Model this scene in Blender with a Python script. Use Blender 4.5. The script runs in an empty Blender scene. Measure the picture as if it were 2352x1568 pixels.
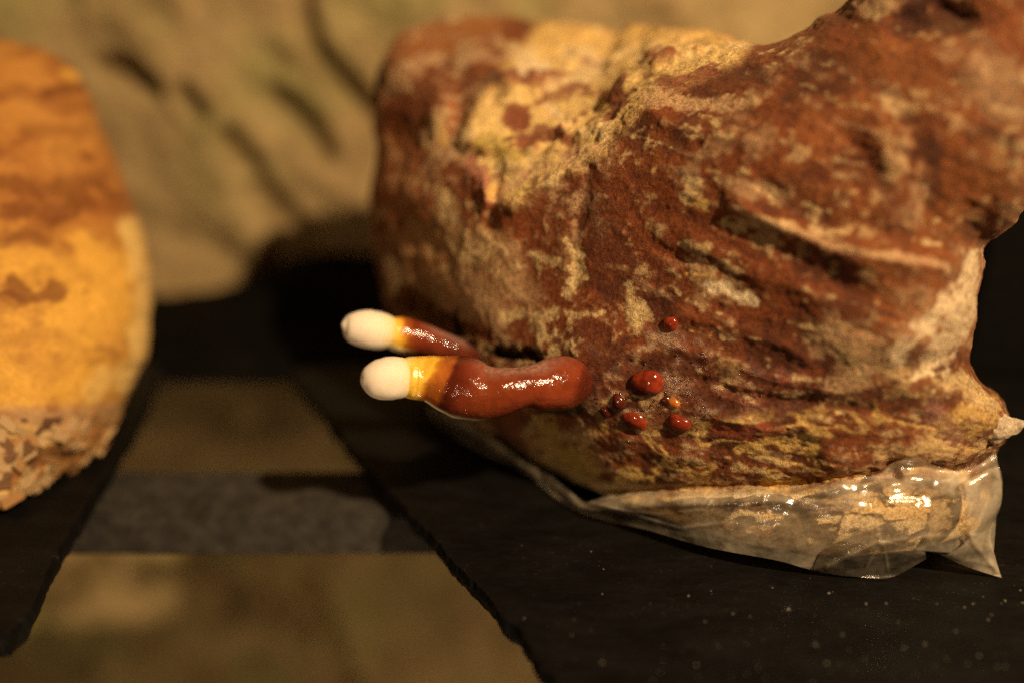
import bpy, math, random
import numpy as np
from mathutils import Vector
from mathutils.bvhtree import BVHTree

random.seed(7)
C = bpy.context.scene.collection
S = bpy.context.scene

# ------------------------------------------------------------------ camera, light, exposure
CAM_H, PITCH, LENS = 0.16, math.radians(20.0), 28.0
F = LENS / 36.0 * 2352.0                      # focal length in pixels of the 2352 x 1568 photograph
cs, sn = math.cos(PITCH), math.sin(PITCH)
cam_d = bpy.data.cameras.new('camera')
cam_d.lens, cam_d.sensor_width = LENS, 36.0
cam_d.clip_start, cam_d.clip_end = 0.01, 50
cam_d.dof.use_dof = True
cam_d.dof.focus_distance = 0.2605
cam_d.dof.aperture_fstop = 1.75
cam = bpy.data.objects.new('camera', cam_d)
cam.location = (0, 0, CAM_H)
cam.rotation_euler = (math.radians(90) - PITCH, 0, 0)
C.objects.link(cam)
S.camera = cam

w = bpy.data.worlds.new('World'); S.world = w; w.use_nodes = True
bg = w.node_tree.nodes['Background']
bg.inputs[0].default_value = (1.0, 0.72, 0.42, 1)
bg.inputs[1].default_value = 0.018

def lamp(name, loc, power, radius, col):
    l = bpy.data.lights.new(name, 'POINT')
    l.energy, l.shadow_soft_size, l.color = power, radius, col
    o = bpy.data.objects.new(name, l); o.location = loc
    C.objects.link(o)
lamp('key_lamp', (0.52, -0.37, 0.77), 84.0, 0.016, (1.0, 0.76, 0.46))
lamp('second_lamp', (-0.15, -0.20, 0.11), 1.6, 0.0055, (1.0, 0.74, 0.46))
lamp('lower_lamp', (0.02, 0.10, -0.50), 3.0, 0.03, (1.0, 0.74, 0.44))

S.view_settings.view_transform = 'Standard'
S.view_settings.look = 'None'
S.view_settings.exposure = 0.05
S.view_settings.gamma = 1.0
S.cycles.use_denoising = False          # keep the grain of a hand-held picture in dim light

# ------------------------------------------------------------------ helpers
def at(px, py, t):
    """world point on the sight line of photo pixel (px, py) at depth t"""
    cx, cy = (px - 1176) / F, -(py - 784) / F
    return np.array([t * cx, t * (cs + cy * sn), CAM_H + t * (-sn + cy * cs)])

def at_z(px, py, z):
    cy = -(py - 784) / F
    t = (z - CAM_H) / (-sn + cy * cs)
    return at(px, py, t)

def at_y(px, py, y):
    cy = -(py - 784) / F
    return at(px, py, y / (cs + cy * sn))

def project(P):
    x, y, z = P[..., 0], P[..., 1], P[..., 2] - CAM_H
    t = np.maximum(y * cs - z * sn, 1e-4)
    v = y * sn + z * cs
    return 1176 + F * x / t, 784 - F * v / t, t

def _hash(ix, iy, iz, seed):
    h = (ix.astype(np.uint32) * np.uint32(374761393) + iy.astype(np.uint32) * np.uint32(668265263)
         + iz.astype(np.uint32) * np.uint32(2147483647) + np.uint32(seed * 974634 + 17))
    h = (h ^ (h >> np.uint32(13))) * np.uint32(1274126177)
    h = (h ^ (h >> np.uint32(15))) * np.uint32(2246822519)
    return (h ^ (h >> np.uint32(16))).astype(np.float64) / 4294967295.0

def vnoise(P, seed=0):
    """smooth value noise in [-1, 1]"""
    i = np.floor(P).astype(np.int64); f = P - i
    u = f * f * f * (f * (f * 6 - 15) + 10)
    r = 0
    for dx in (0, 1):
        wx = u[:, 0] if dx else 1 - u[:, 0]
        for dy in (0, 1):
            wy = u[:, 1] if dy else 1 - u[:, 1]
            for dz in (0, 1):
                wz = u[:, 2] if dz else 1 - u[:, 2]
                r = r + wx * wy * wz * _hash(i[:, 0] + dx, i[:, 1] + dy, i[:, 2] + dz, seed)
    return r * 2 - 1

def fbm(P, octs=4, seed=0, gain=0.5):
    r, a, n = 0, 1.0, 0.0
    for k in range(octs):
        r = r + a * vnoise(P * (2.03 ** k) + 11.7 * k, seed + k)
        n += a; a *= gain
    return r / n

def sstep(a, b, x):
    t = np.clip((x - a) / (b - a), 0, 1)
    return t * t * (3 - 2 * t)

# image-plane maps used while sculpting (quarter resolution)
MX0, MY0, MX1, MY1, MS = -700, -500, 3000, 1700, 4.0
gx = np.arange(MX0, MX1, MS); gy = np.arange(MY0, MY1, MS)
GX, GY = np.meshgrid(gx, gy)

def samp(M, px, py):
    u = np.clip((px - MX0) / MS, 0, M.shape[1] - 1.001); v = np.clip((py - MY0) / MS, 0, M.shape[0] - 1.001)
    i, j = u.astype(np.int64), v.astype(np.int64); fu, fv = u - i, v - j
    return (M[j, i] * (1 - fu) + M[j, i + 1] * fu) * (1 - fv) + (M[j + 1, i] * (1 - fu) + M[j + 1, i + 1] * fu) * fv

def poly_sd(pts, X=None, Y=None):
    """signed distance to a closed polygon, negative inside"""
    X = GX if X is None else X; Y = GY if Y is None else Y
    d = np.full(X.shape, 1e9); ins = np.zeros(X.shape, bool)
    n = len(pts)
    for k in range(n):
        (ax, ay), (bx, by) = pts[k], pts[(k + 1) % n]
        ex, ey = bx - ax, by - ay
        h = np.clip(((X - ax) * ex + (Y - ay) * ey) / (ex * ex + ey * ey + 1e-9), 0, 1)
        d = np.minimum(d, (X - ax - h * ex) ** 2 + (Y - ay - h * ey) ** 2)
        c = ((ay <= Y) & (by > Y)) | ((by <= Y) & (ay > Y))
        with np.errstate(divide='ignore', invalid='ignore'):
            xi = ax + (Y - ay) / (by - ay if by != ay else 1e-9) * ex
        ins ^= c & (X < xi)
    d = np.sqrt(d)
    return np.where(ins, -d, d)

def line_d(pts, X, Y):
    """distance to an open polyline"""
    d = np.full(X.shape, 1e9)
    if len(pts) == 1:
        return np.hypot(X - pts[0][0], Y - pts[0][1])
    for k in range(len(pts) - 1):
        (ax, ay), (bx, by) = pts[k][:2], pts[k + 1][:2]
        ex, ey = bx - ax, by - ay
        h = np.clip(((X - ax) * ex + (Y - ay) * ey) / (ex * ex + ey * ey + 1e-9), 0, 1)
        d = np.minimum(d, (X - ax - h * ex) ** 2 + (Y - ay - h * ey) ** 2)
    return np.sqrt(d)

def smooth_poly(pts, n=6):
    out = []; m = len(pts)
    P = [np.array(p, float) for p in pts]
    for i in range(m):
        a, b, c, d = P[i - 1], P[i], P[(i + 1) % m], P[(i + 2) % m]
        for k in range(n):
            t = k / n
            out.append(tuple(0.5 * ((2 * b) + (-a + c) * t + (2 * a - 5 * b + 4 * c - d) * t * t + (-a + 3 * b - 3 * c + d) * t ** 3)))
    return out

def tps(ctrl, smooth=0.0):
    """thin plate spline through (px, py, depth)"""
    A = np.array(ctrl, float); p = A[:, :2] / 1000.0; n = len(p)
    def U(r2): return 0.5 * r2 * np.log(r2 + 1e-12)
    K = U(((p[:, None] - p[None]) ** 2).sum(-1)) + smooth * np.eye(n)
    P = np.hstack([np.ones((n, 1)), p])
    M = np.block([[K, P], [P.T, np.zeros((3, 3))]])
    s = np.linalg.solve(M, np.concatenate([A[:, 2], np.zeros(3)]))
    out = s[n] + s[n + 1] * GX / 1000 + s[n + 2] * GY / 1000
    for k in range(n):
        out = out + s[k] * U((GX / 1000 - p[k, 0]) ** 2 + (GY / 1000 - p[k, 1]) ** 2)
    return out

def smax(a, b, k):
    h = np.clip(0.5 + 0.5 * (a - b) / k, 0, 1)
    return b * (1 - h) + a * h + k * h * (1 - h)

def surface_nets(V, o, h):
    """closed quad mesh of the zero level of grid V (negative inside)"""
    ins = V < 0
    nx, ny, nz = V.shape
    cs_ = np.zeros((nx - 1, ny - 1, nz - 1), np.int8)
    for dx in (0, 1):
        for dy in (0, 1):
            for dz in (0, 1):
                cs_ += ins[dx:nx - 1 + dx, dy:ny - 1 + dy, dz:nz - 1 + dz]
    act = (cs_ > 0) & (cs_ < 8)
    idx = np.full(act.shape, -1, np.int64)
    I = np.argwhere(act); idx[act] = np.arange(len(I))
    acc = np.zeros((len(I), 3)); cnt = np.zeros(len(I))
    corners = [(a, b, c) for a in (0, 1) for b in (0, 1) for c in (0, 1)]
    val = {c: V[I[:, 0] + c[0], I[:, 1] + c[1], I[:, 2] + c[2]].astype(float) for c in corners}
    for a in corners:
        for ax in range(3):
            if a[ax] == 0:
                b = list(a); b[ax] = 1; b = tuple(b)
                va, vb = val[a], val[b]
                m = (va < 0) != (vb < 0)
                t = np.where(m, va / np.where(m, va - vb, 1), 0)
                p = np.zeros((len(I), 3)); p[:] = a; p[:, ax] = t
                acc[m] += p[m]; cnt[m] += 1
    P = (I + acc / cnt[:, None]) * h + np.array(o)
    Fc = []
    for ax in range(3):
        sl0 = [slice(None)] * 3; sl1 = [slice(None)] * 3
        sl0[ax] = slice(0, -1); sl1[ax] = slice(1, None)
        a, b = ins[tuple(sl0)], ins[tuple(sl1)]
        E = np.argwhere(a != b)
        u, v = [(1, 2), (2, 0), (0, 1)][ax]
        ok = (E[:, u] > 0) & (E[:, v] > 0) & (E[:, u] < V.shape[u] - 1) & (E[:, v] < V.shape[v] - 1)
        E = E[ok]
        flip = b[tuple(E.T)]
        def cell(du, dv):
            Q = E.copy(); Q[:, u] += du; Q[:, v] += dv
            return idx[tuple(Q.T)]
        q = np.stack([cell(-1, -1), cell(0, -1), cell(0, 0), cell(-1, 0)], 1)
        q[flip] = q[flip][:, ::-1]
        Fc.append(q)
    return P, np.concatenate(Fc)

def mesh_np(name, P, Fc, smooth=True):
    me = bpy.data.meshes.new(name)
    k = Fc.shape[1]
    me.vertices.add(len(P)); me.loops.add(Fc.size); me.polygons.add(len(Fc))
    me.vertices.foreach_set('co', np.ascontiguousarray(P, dtype=np.float32).ravel())
    me.loops.foreach_set('vertex_index', np.ascontiguousarray(Fc, dtype=np.int32).ravel())
    me.polygons.foreach_set('loop_start', np.arange(0, Fc.size, k, dtype=np.int32))
    me.update(calc_edges=True)
    me.validate()
    me.polygons.foreach_set('use_smooth', np.full(len(me.polygons), smooth))
    return me

def get_v(me):
    a = np.empty(len(me.vertices) * 3, np.float32); me.vertices.foreach_get('co', a)
    return a.reshape(-1, 3).astype(np.float64)

def get_n(me):
    a = np.empty(len(me.vertices) * 3, np.float32); me.vertex_normals.foreach_get('vector', a)
    return a.reshape(-1, 3).astype(np.float64)

def set_v(me, P):
    me.vertices.foreach_set('co', P.astype(np.float32).ravel()); me.update()

def subdivided(me):
    o = bpy.data.objects.new('temporary', me); C.objects.link(o)
    m = o.modifiers.new('s', 'SUBSURF'); m.levels = 1; m.subdivision_type = 'CATMULL_CLARK'
    dg = bpy.context.evaluated_depsgraph_get()
    r = bpy.data.meshes.new_from_object(o.evaluated_get(dg))
    bpy.data.objects.remove(o); bpy.data.meshes.remove(me)
    return r

def set_col(me, name, rgb):
    a = me.attributes.new(name, 'FLOAT_COLOR', 'POINT')
    c = np.ones((len(me.vertices), 4), np.float32); c[:, :3] = rgb
    a.data.foreach_set('color', c.ravel())

def set_f(me, name, v):
    a = me.attributes.new(name, 'FLOAT', 'POINT')
    a.data.foreach_set('value', np.asarray(v, np.float32))

def set_vec(me, name, v):
    a = me.attributes.new(name, 'FLOAT_VECTOR', 'POINT')
    a.data.foreach_set('vector', np.asarray(v, np.float32).ravel())

def obj(name, me, mat=None, parent=None):
    o = bpy.data.objects.new(name, me)
    if mat is not None:
        me.materials.append(mat)
    C.objects.link(o)
    if parent is not None:
        o.parent = parent
    return o

def tag(o, label, cat, group=None):
    o['label'] = label; o['category'] = cat
    if group: o['group'] = group
    return o

def empty(name, loc, label, cat, group=None):
    o = bpy.data.objects.new(name, None); o.location = loc; o.empty_display_size = 0.02
    C.objects.link(o)
    return tag(o, label, cat, group)

def adopt(o, parent):
    """parent o, whose mesh is in world coordinates, to a moved Empty"""
    o.parent = parent
    p = parent; off = Vector((0, 0, 0))
    while p is not None:
        off += p.location; p = p.parent
    o.location = -off
    return o

# ------------------------------------------------------------------ materials
class NT:
    def __init__(s, name):
        s.m = bpy.data.materials.new(name); s.m.use_nodes = True
        s.t = s.m.node_tree; s.b = s.t.nodes['Principled BSDF']; s.out = s.t.nodes['Material Output']
    def n(s, typ, **kw):
        x = s.t.nodes.new(typ)
        for k, v in kw.items(): setattr(x, k, v)
        return x
    def l(s, a, b): s.t.links.new(a, b)
    def attr(s, name): return s.n('ShaderNodeAttribute', attribute_name=name)
    def noise(s, vec, scale, detail=4, rough=0.55):
        x = s.n('ShaderNodeTexNoise'); x.inputs['Scale'].default_value = scale
        x.inputs['Detail'].default_value = detail; x.inputs['Roughness'].default_value = rough
        if vec is not None: s.l(vec, x.inputs['Vector'])
        return x.outputs['Fac']
    def obj_co(s): return s.n('ShaderNodeTexCoord').outputs['Object']
    def rng(s, v, a, b, c, d):
        x = s.n('ShaderNodeMapRange'); s.l(v, x.inputs[0])
        for i, q in enumerate((a, b, c, d)): x.inputs[i + 1].default_value = q
        return x.outputs[0]
    def math(s, op, a, b):
        x = s.n('ShaderNodeMath', operation=op)
        for i, q in enumerate((a, b)):
            if isinstance(q, (int, float)): x.inputs[i].default_value = q
            else: s.l(q, x.inputs[i])
        return x.outputs[0]
    def mix(s, fac, a, b, blend='MIX'):
        x = s.n('ShaderNodeMix', data_type='RGBA', blend_type=blend)
        for sock, q in ((x.inputs[0], fac), (x.inputs[6], a), (x.inputs[7], b)):
            if isinstance(q, (int, float)): sock.default_value = q
            elif isinstance(q, tuple): sock.default_value = (*q, 1)
            else: s.l(q, sock)
        return x.outputs[2]
    def bump(s, h, strength, dist):
        x = s.n('ShaderNodeBump'); x.inputs['Strength'].default_value = strength
        x.inputs['Distance'].default_value = dist; s.l(h, x.inputs['Height'])
        s.l(x.outputs[0], s.b.inputs['Normal']); return x

def mat_crust(name, grain=1.0):
    """colour from the sculpted skin, broken up by fine grain; wet parts glisten"""
    m = NT(name); co = m.obj_co()
    a = m.attr('tint').outputs['Color']; wet = m.attr('wet').outputs['Fac']
    n1 = m.noise(co, 850, 6, 0.72); n2 = m.noise(co, 260, 6, 0.66); n3 = m.noise(co, 2600, 2, 0.6)
    c = m.mix(grain, a, m.mix(m.rng(n1, 0.3, 0.7, 0, 1), (0.35, 0.31, 0.28), (1.6, 1.64, 1.7)), 'MULTIPLY')
    pale = m.attr('pale').outputs['Fac']; red = m.attr('red').outputs['Fac']
    n4 = m.noise(co, 170, 9, 0.74);
    va = m.n('ShaderNodeVectorMath', operation='ADD'); m.l(co, va.inputs[0]); va.inputs[1].default_value = (3.1, 1.7, 0.4)
    n5 = m.noise(va.outputs[0], 210, 9, 0.74); n6 = m.noise(va.outputs[0], 55, 3, 0.5)
    cream = m.mix(m.rng(n6, 0.4, 0.6, 0, 1), (0.50, 0.32, 0.13), (0.36, 0.215, 0.115))
    e1 = m.math('ADD', n4, m.math('MULTIPLY', pale, 0.36))
    c = m.mix(m.rng(e1, 0.70, 0.78, 0, 0.85), c, cream)
    e2 = m.math('ADD', n5, m.math('MULTIPLY', red, 0.30))
    c = m.mix(m.rng(e2, 0.72, 0.79, 0, 0.85), c, (0.155, 0.036, 0.008))
    c = m.mix(grain, c, m.mix(m.rng(n3, 0.3, 0.7, 0, 1), (0.72, 0.70, 0.68), (1.28, 1.30, 1.32)), 'MULTIPLY')
    m.l(c, m.b.inputs['Base Color'])
    rr = m.math('SUBTRACT', m.rng(n2, 0.3, 0.7, 0.62, 0.82), m.math('MULTIPLY', wet, 0.5))
    m.l(rr, m.b.inputs['Roughness'])
    m.l(m.rng(wet, 0, 1, 0.18, 0.6), m.b.inputs['Specular IOR Level'])
    m.b.inputs['Sheen Weight'].default_value = 0.10
    m.b.inputs['Sheen Tint'].default_value = (1.0, 0.62, 0.36, 1)
    m.b.inputs['Sheen Roughness'].default_value = 0.5
    h = m.math('ADD', m.math('MULTIPLY', n1, 0.8), m.math('ADD', m.math('MULTIPLY', n3, 0.35), m.math('MULTIPLY', n2, 0.7)))
    m.bump(h, 0.7 * grain, 0.0012)
    return m.m

M_CRUST = mat_crust('mushroom_crust')
M_CRUST2 = mat_crust('pale_crust', 0.4)

def mat_mushroom():
    m = NT('lacquered_mushroom'); co = m.obj_co()
    a = m.attr('tint').outputs['Color']; gl = m.attr('gloss').outputs['Fac']
    n1 = m.noise(co, 700, 4, 0.6); n2 = m.noise(co, 2400, 3, 0.6); n3 = m.noise(co, 160, 3, 0.5)
    c = m.mix(1.0, a, m.mix(m.rng(n3, 0.3, 0.7, 0, 1), (0.78, 0.74, 0.7), (1.2, 1.2, 1.2)), 'MULTIPLY')
    dust = m.math('MULTIPLY', m.attr('dust').outputs['Fac'], m.rng(n1, 0.35, 0.65, 0.3, 1))
    c = m.mix(dust, c, (0.42, 0.25, 0.19))
    m.l(c, m.b.inputs['Base Color'])
    r0 = m.math('SUBTRACT', 0.62, m.math('MULTIPLY', gl, 0.50))
    r1 = m.math('ADD', r0, m.math('MULTIPLY', dust, 0.3))
    m.l(m.math('ADD', r1, m.rng(n1, 0.3, 0.7, -0.06, 0.08)), m.b.inputs['Roughness'])
    m.l(m.rng(gl, 0, 1, 0.25, 0.55), m.b.inputs['Specular IOR Level'])
    m.b.inputs['Subsurface Weight'].default_value = 0.25
    m.b.inputs['Subsurface Radius'].default_value = (1, 0.45, 0.2)
    m.b.inputs['Subsurface Scale'].default_value = 0.003
    h = m.math('ADD', m.noise(co, 330, 3, 0.5), m.math('MULTIPLY', m.noise(co, 1500, 2, 0.5), 0.26))
    m.bump(h, 0.38, 0.0013)
    return m.m
M_MUSH = mat_mushroom()

def mat_tip():
    m = NT('white_growing_tip'); co = m.obj_co()
    a = m.attr('tint').outputs['Color']
    n1 = m.noise(co, 300, 3, 0.5)
    c = m.mix(m.rng(n1, 0.35, 0.7, 0, 0.35), a, (0.80, 0.66, 0.50))
    m.l(c, m.b.inputs['Base Color'])
    m.b.inputs['Roughness'].default_value = 0.7
    m.b.inputs['Specular IOR Level'].default_value = 0.2
    m.b.inputs['Subsurface Weight'].default_value = 0.5
    m.b.inputs['Subsurface Radius'].default_value = (1, 0.6, 0.35)
    m.b.inputs['Subsurface Scale'].default_value = 0.003
    m.bump(m.noise(co, 1800, 3), 0.15, 0.0004)
    return m.m
M_TIP = mat_tip()

def mat_bud(name, col):
    m = NT(name); co = m.obj_co()
    n = m.noise(co, 500, 3)
    c = m.mix(m.rng(n, 0.35, 0.65, 0, 1), tuple(x * 0.7 for x in col), tuple(min(1, x * 1.25) for x in col))
    m.l(c, m.b.inputs['Base Color'])
    m.b.inputs['Roughness'].default_value = 0.13
    m.b.inputs['Specular IOR Level'].default_value = 0.6
    m.b.inputs['Subsurface Weight'].default_value = 0.3
    m.b.inputs['Subsurface Radius'].default_value = (1, 0.3, 0.15)
    m.b.inputs['Subsurface Scale'].default_value = 0.002
    m.bump(m.noise(co, 900, 2), 0.08, 0.0005)
    return m.m
M_BUD = mat_bud('wet_red_bud', (0.20, 0.024, 0.008))
M_BUD_DK = mat_bud('wet_dark_bud', (0.07, 0.011, 0.005))
M_BUD_OR = mat_bud('wet_orange_bud', (0.42, 0.12, 0.015))

def mat_film():
    m = NT('milky_film'); co = m.obj_co()
    n = m.noise(co, 120, 5, 0.6); n2 = m.noise(co, 420, 4, 0.6)
    clear = m.attr('clear').outputs['Fac']
    tr = m.n('ShaderNodeBsdfTransparent'); tr.inputs[0].default_value = (0.96, 0.93, 0.88, 1)
    df = m.n('ShaderNodeBsdfDiffuse'); df.inputs[0].default_value = (0.84, 0.68, 0.47, 1)
    tl = m.n('ShaderNodeBsdfTranslucent'); tl.inputs[0].default_value = (0.84, 0.68, 0.47, 1)
    gl = m.n('ShaderNodeBsdfGlossy'); gl.inputs['Roughness'].default_value = 0.16
    gl.inputs[0].default_value = (1, 1, 1, 1)
    b = m.n('ShaderNodeBump'); b.inputs['Strength'].default_value = 0.35; b.inputs['Distance'].default_value = 0.001
    m.l(m.math('ADD', n, m.math('MULTIPLY', n2, 0.4)), b.inputs['Height'])
    for s_ in (df, gl): m.l(b.outputs[0], s_.inputs['Normal'])
    x1 = m.n('ShaderNodeMixShader'); x1.inputs[0].default_value = 0.35
    m.l(df.outputs[0], x1.inputs[1]); m.l(tl.outputs[0], x1.inputs[2])
    x2 = m.n('ShaderNodeMixShader')
    milk = m.math('MULTIPLY', m.rng(n, 0.35, 0.68, 0.10, 0.40), m.math('SUBTRACT', 1.0, clear))
    m.l(milk, x2.inputs[0]); m.l(tr.outputs[0], x2.inputs[1]); m.l(x1.outputs[0], x2.inputs[2])
    fr = m.n('ShaderNodeFresnel'); fr.inputs[0].default_value = 1.45; m.l(b.outputs[0], fr.inputs['Normal'])
    x3 = m.n('ShaderNodeMixShader'); m.l(m.math('ADD', fr.outputs[0], 0.03), x3.inputs[0])
    m.l(x2.outputs[0], x3.inputs[1]); m.l(gl.outputs[0], x3.inputs[2])
    m.l(x3.outputs[0], m.out.inputs['Surface'])
    return m.m
M_FILM = mat_film()

def mat_slate():
    m = NT('black_slate'); co = m.obj_co()
    mp = m.n('ShaderNodeMapping'); m.l(co, mp.inputs[0]); mp.inputs['Rotation'].default_value = (0, 0, 0.5)
    mp.inputs['Scale'].default_value = (1, 2.5, 1)
    n1 = m.noise(mp.outputs[0], 40, 6, 0.6); n2 = m.noise(co, 420, 5, 0.65); n3 = m.noise(mp.outputs[0], 150, 4, 0.6)
    c = m.mix(m.rng(n1, 0.4, 0.7, 0, 1), (0.0024, 0.0019, 0.0016), (0.0060, 0.0048, 0.0039))
    c = m.mix(m.math('MULTIPLY', m.rng(n2, 0.60, 0.74, 0, 1), m.rng(n1, 0.45, 0.7, 0.1, 1)), c, (0.045, 0.036, 0.028))
    m.l(c, m.b.inputs['Base Color'])
    m.l(m.rng(n3, 0.3, 0.7, 0.42, 0.66), m.b.inputs['Roughness'])
    m.b.inputs['Specular IOR Level'].default_value = 0.14
    h = m.math('ADD', n1, m.math('ADD', m.math('MULTIPLY', n2, 0.25), m.math('MULTIPLY', n3, 0.5)))
    m.bump(h, 0.6, 0.0012)
    return m.m
M_SLATE = mat_slate()

def mat_bar(name, c0, c1):
    m = NT(name); co = m.obj_co()
    n1 = m.noise(co, 130, 5, 0.65); n2 = m.noise(co, 700, 4, 0.6)
    c = m.mix(m.rng(n1, 0.38, 0.68, 0, 1), c0, c1)
    c = m.mix(m.rng(n2, 0.55, 0.75, 0, 0.6), c, tuple(min(1, 2.2 * x) for x in c1))
    m.l(c, m.b.inputs['Base Color']); m.b.inputs['Roughness'].default_value = 0.75
    m.b.inputs['Specular IOR Level'].default_value = 0.25 if c1[0] > .02 else 0.04
    m.bump(m.math('ADD', n1, m.math('MULTIPLY', n2, 0.5)), 0.5, 0.001)
    return m.m
M_BAR = mat_bar('worn_grey_bar', (0.018, 0.014, 0.0105), (0.048, 0.038, 0.029))
M_BLACK = mat_bar('black_paint', (0.0025, 0.002, 0.0016), (0.005, 0.004, 0.0032))

def mat_wall():
    m = NT('tan_rock'); co = m.obj_co()
    a = m.attr('tint').outputs['Color']
    n1 = m.noise(co, 30, 6, 0.6); n2 = m.noise(co, 160, 5, 0.65)
    c = m.mix(1.0, a, m.mix(m.rng(n1, 0.3, 0.7, 0, 1), (0.72, 0.70, 0.66), (1.28, 1.28, 1.26)), 'MULTIPLY')
    c = m.mix(1.0, c, m.mix(m.rng(n2, 0.3, 0.7, 0, 1), (0.8, 0.8, 0.8), (1.2, 1.2, 1.2)), 'MULTIPLY')
    m.l(c, m.b.inputs['Base Color']); m.b.inputs['Roughness'].default_value = 0.9
    m.b.inputs['Specular IOR Level'].default_value = 0.15
    m.bump(m.math('ADD', n1, m.math('MULTIPLY', n2, 0.3)), 0.7, 0.01)
    return m.m
M_WALL = mat_wall()

def mat_chip(name, c0, c1):
    m = NT(name); co = m.obj_co()
    mp = m.n('ShaderNodeMapping'); m.l(co, mp.inputs[0]); mp.inputs['Scale'].default_value = (1, 6, 6)
    n = m.noise(mp.outputs[0], 160, 4)
    m.l(m.mix(m.rng(n, 0.35, 0.65, 0, 1), c0, c1), m.b.inputs['Base Color'])
    m.b.inputs['Roughness'].default_value = 0.75
    m.bump(n, 0.5, 0.0006)
    return m.m
M_CHIPS = [mat_chip('pale_wood', (0.34, 0.19, 0.07), (0.56, 0.36, 0.17)),
           mat_chip('amber_wood', (0.26, 0.11, 0.03), (0.46, 0.23, 0.07)),
           mat_chip('brown_wood', (0.09, 0.035, 0.012), (0.20, 0.09, 0.03))]
M_GRIT = mat_chip('pale_grit', (0.03, 0.022, 0.016), (0.16, 0.12, 0.085))

# ------------------------------------------------------------------ rock wall behind the shelf
WALL_Y = 0.55
def build_wall():
    nx, nz = 380, 330
    X, Z = np.meshgrid(np.linspace(-0.75, 0.75, nx), np.linspace(-0.75, 0.55, nz))
    P = np.stack([X.ravel(), np.full(X.size, WALL_Y), Z.ravel()], 1)
    px, py, _ = project(P)
    ca, sa = math.cos(math.radians(52)), math.sin(math.radians(52))
    a = P[:, 0] * ca - P[:, 2] * sa            # along the grain: down to the right
    b = P[:, 0] * sa + P[:, 2] * ca
    Q = np.stack([a * 9, b * 26, 0 * a], 1)
    gr = fbm(Q, 4, 3); lo = fbm(np.stack([P[:, 0] * 9, 0 * a, P[:, 2] * 9], 1), 3, 9); fi = fbm(np.stack([P[:, 0] * 60, 0 * a, P[:, 2] * 60], 1), 3, 19)
    dep = -0.010 * gr - 0.012 * lo - 0.0025 * fi
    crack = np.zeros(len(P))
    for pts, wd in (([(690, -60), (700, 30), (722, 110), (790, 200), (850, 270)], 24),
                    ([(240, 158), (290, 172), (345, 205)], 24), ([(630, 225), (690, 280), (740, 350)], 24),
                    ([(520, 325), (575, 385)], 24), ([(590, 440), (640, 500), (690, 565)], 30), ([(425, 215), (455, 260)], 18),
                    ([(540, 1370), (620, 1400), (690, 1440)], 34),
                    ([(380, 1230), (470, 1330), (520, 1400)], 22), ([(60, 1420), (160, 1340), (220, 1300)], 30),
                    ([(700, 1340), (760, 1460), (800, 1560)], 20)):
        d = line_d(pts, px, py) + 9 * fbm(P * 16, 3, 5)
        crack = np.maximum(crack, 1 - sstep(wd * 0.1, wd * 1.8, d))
    dep = dep + 0.016 * crack
    P[:, 1] += dep
    me = mesh_np('rock_wall', P, grid_faces(nx, nz)[:, ::-1])
    g = sstep(-0.2, 0.5, fbm(P * 14, 3, 31))[:, None]; p = sstep(0.0, 0.6, gr)[:, None]
    col = np.array([0.345, 0.232, 0.105]) * (1 - g) + np.array([0.30, 0.24, 0.092]) * g
    col = col * (1 - 0.35 * p) + np.array([0.22, 0.12, 0.05]) * 0.35 * p
    col = col * (1 - 0.55 * crack[:, None]) + np.array([0.10, 0.06, 0.02]) * 0.55 * crack[:, None]  # shade of the cracks, with some dirt, painted darker into the rock colour
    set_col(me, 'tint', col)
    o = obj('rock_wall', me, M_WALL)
    o['kind'] = 'structure'

def grid_faces(nu, nv, wrap=False):
    i, j = np.meshgrid(np.arange(nu if wrap else nu - 1), np.arange(nv - 1))
    i2 = (i + 1) % nu
    return np.stack([(j * nu + i).ravel(), (j * nu + i2).ravel(), ((j + 1) * nu + i2).ravel(), ((j + 1) * nu + i).ravel()], 1)
build_wall()

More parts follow.
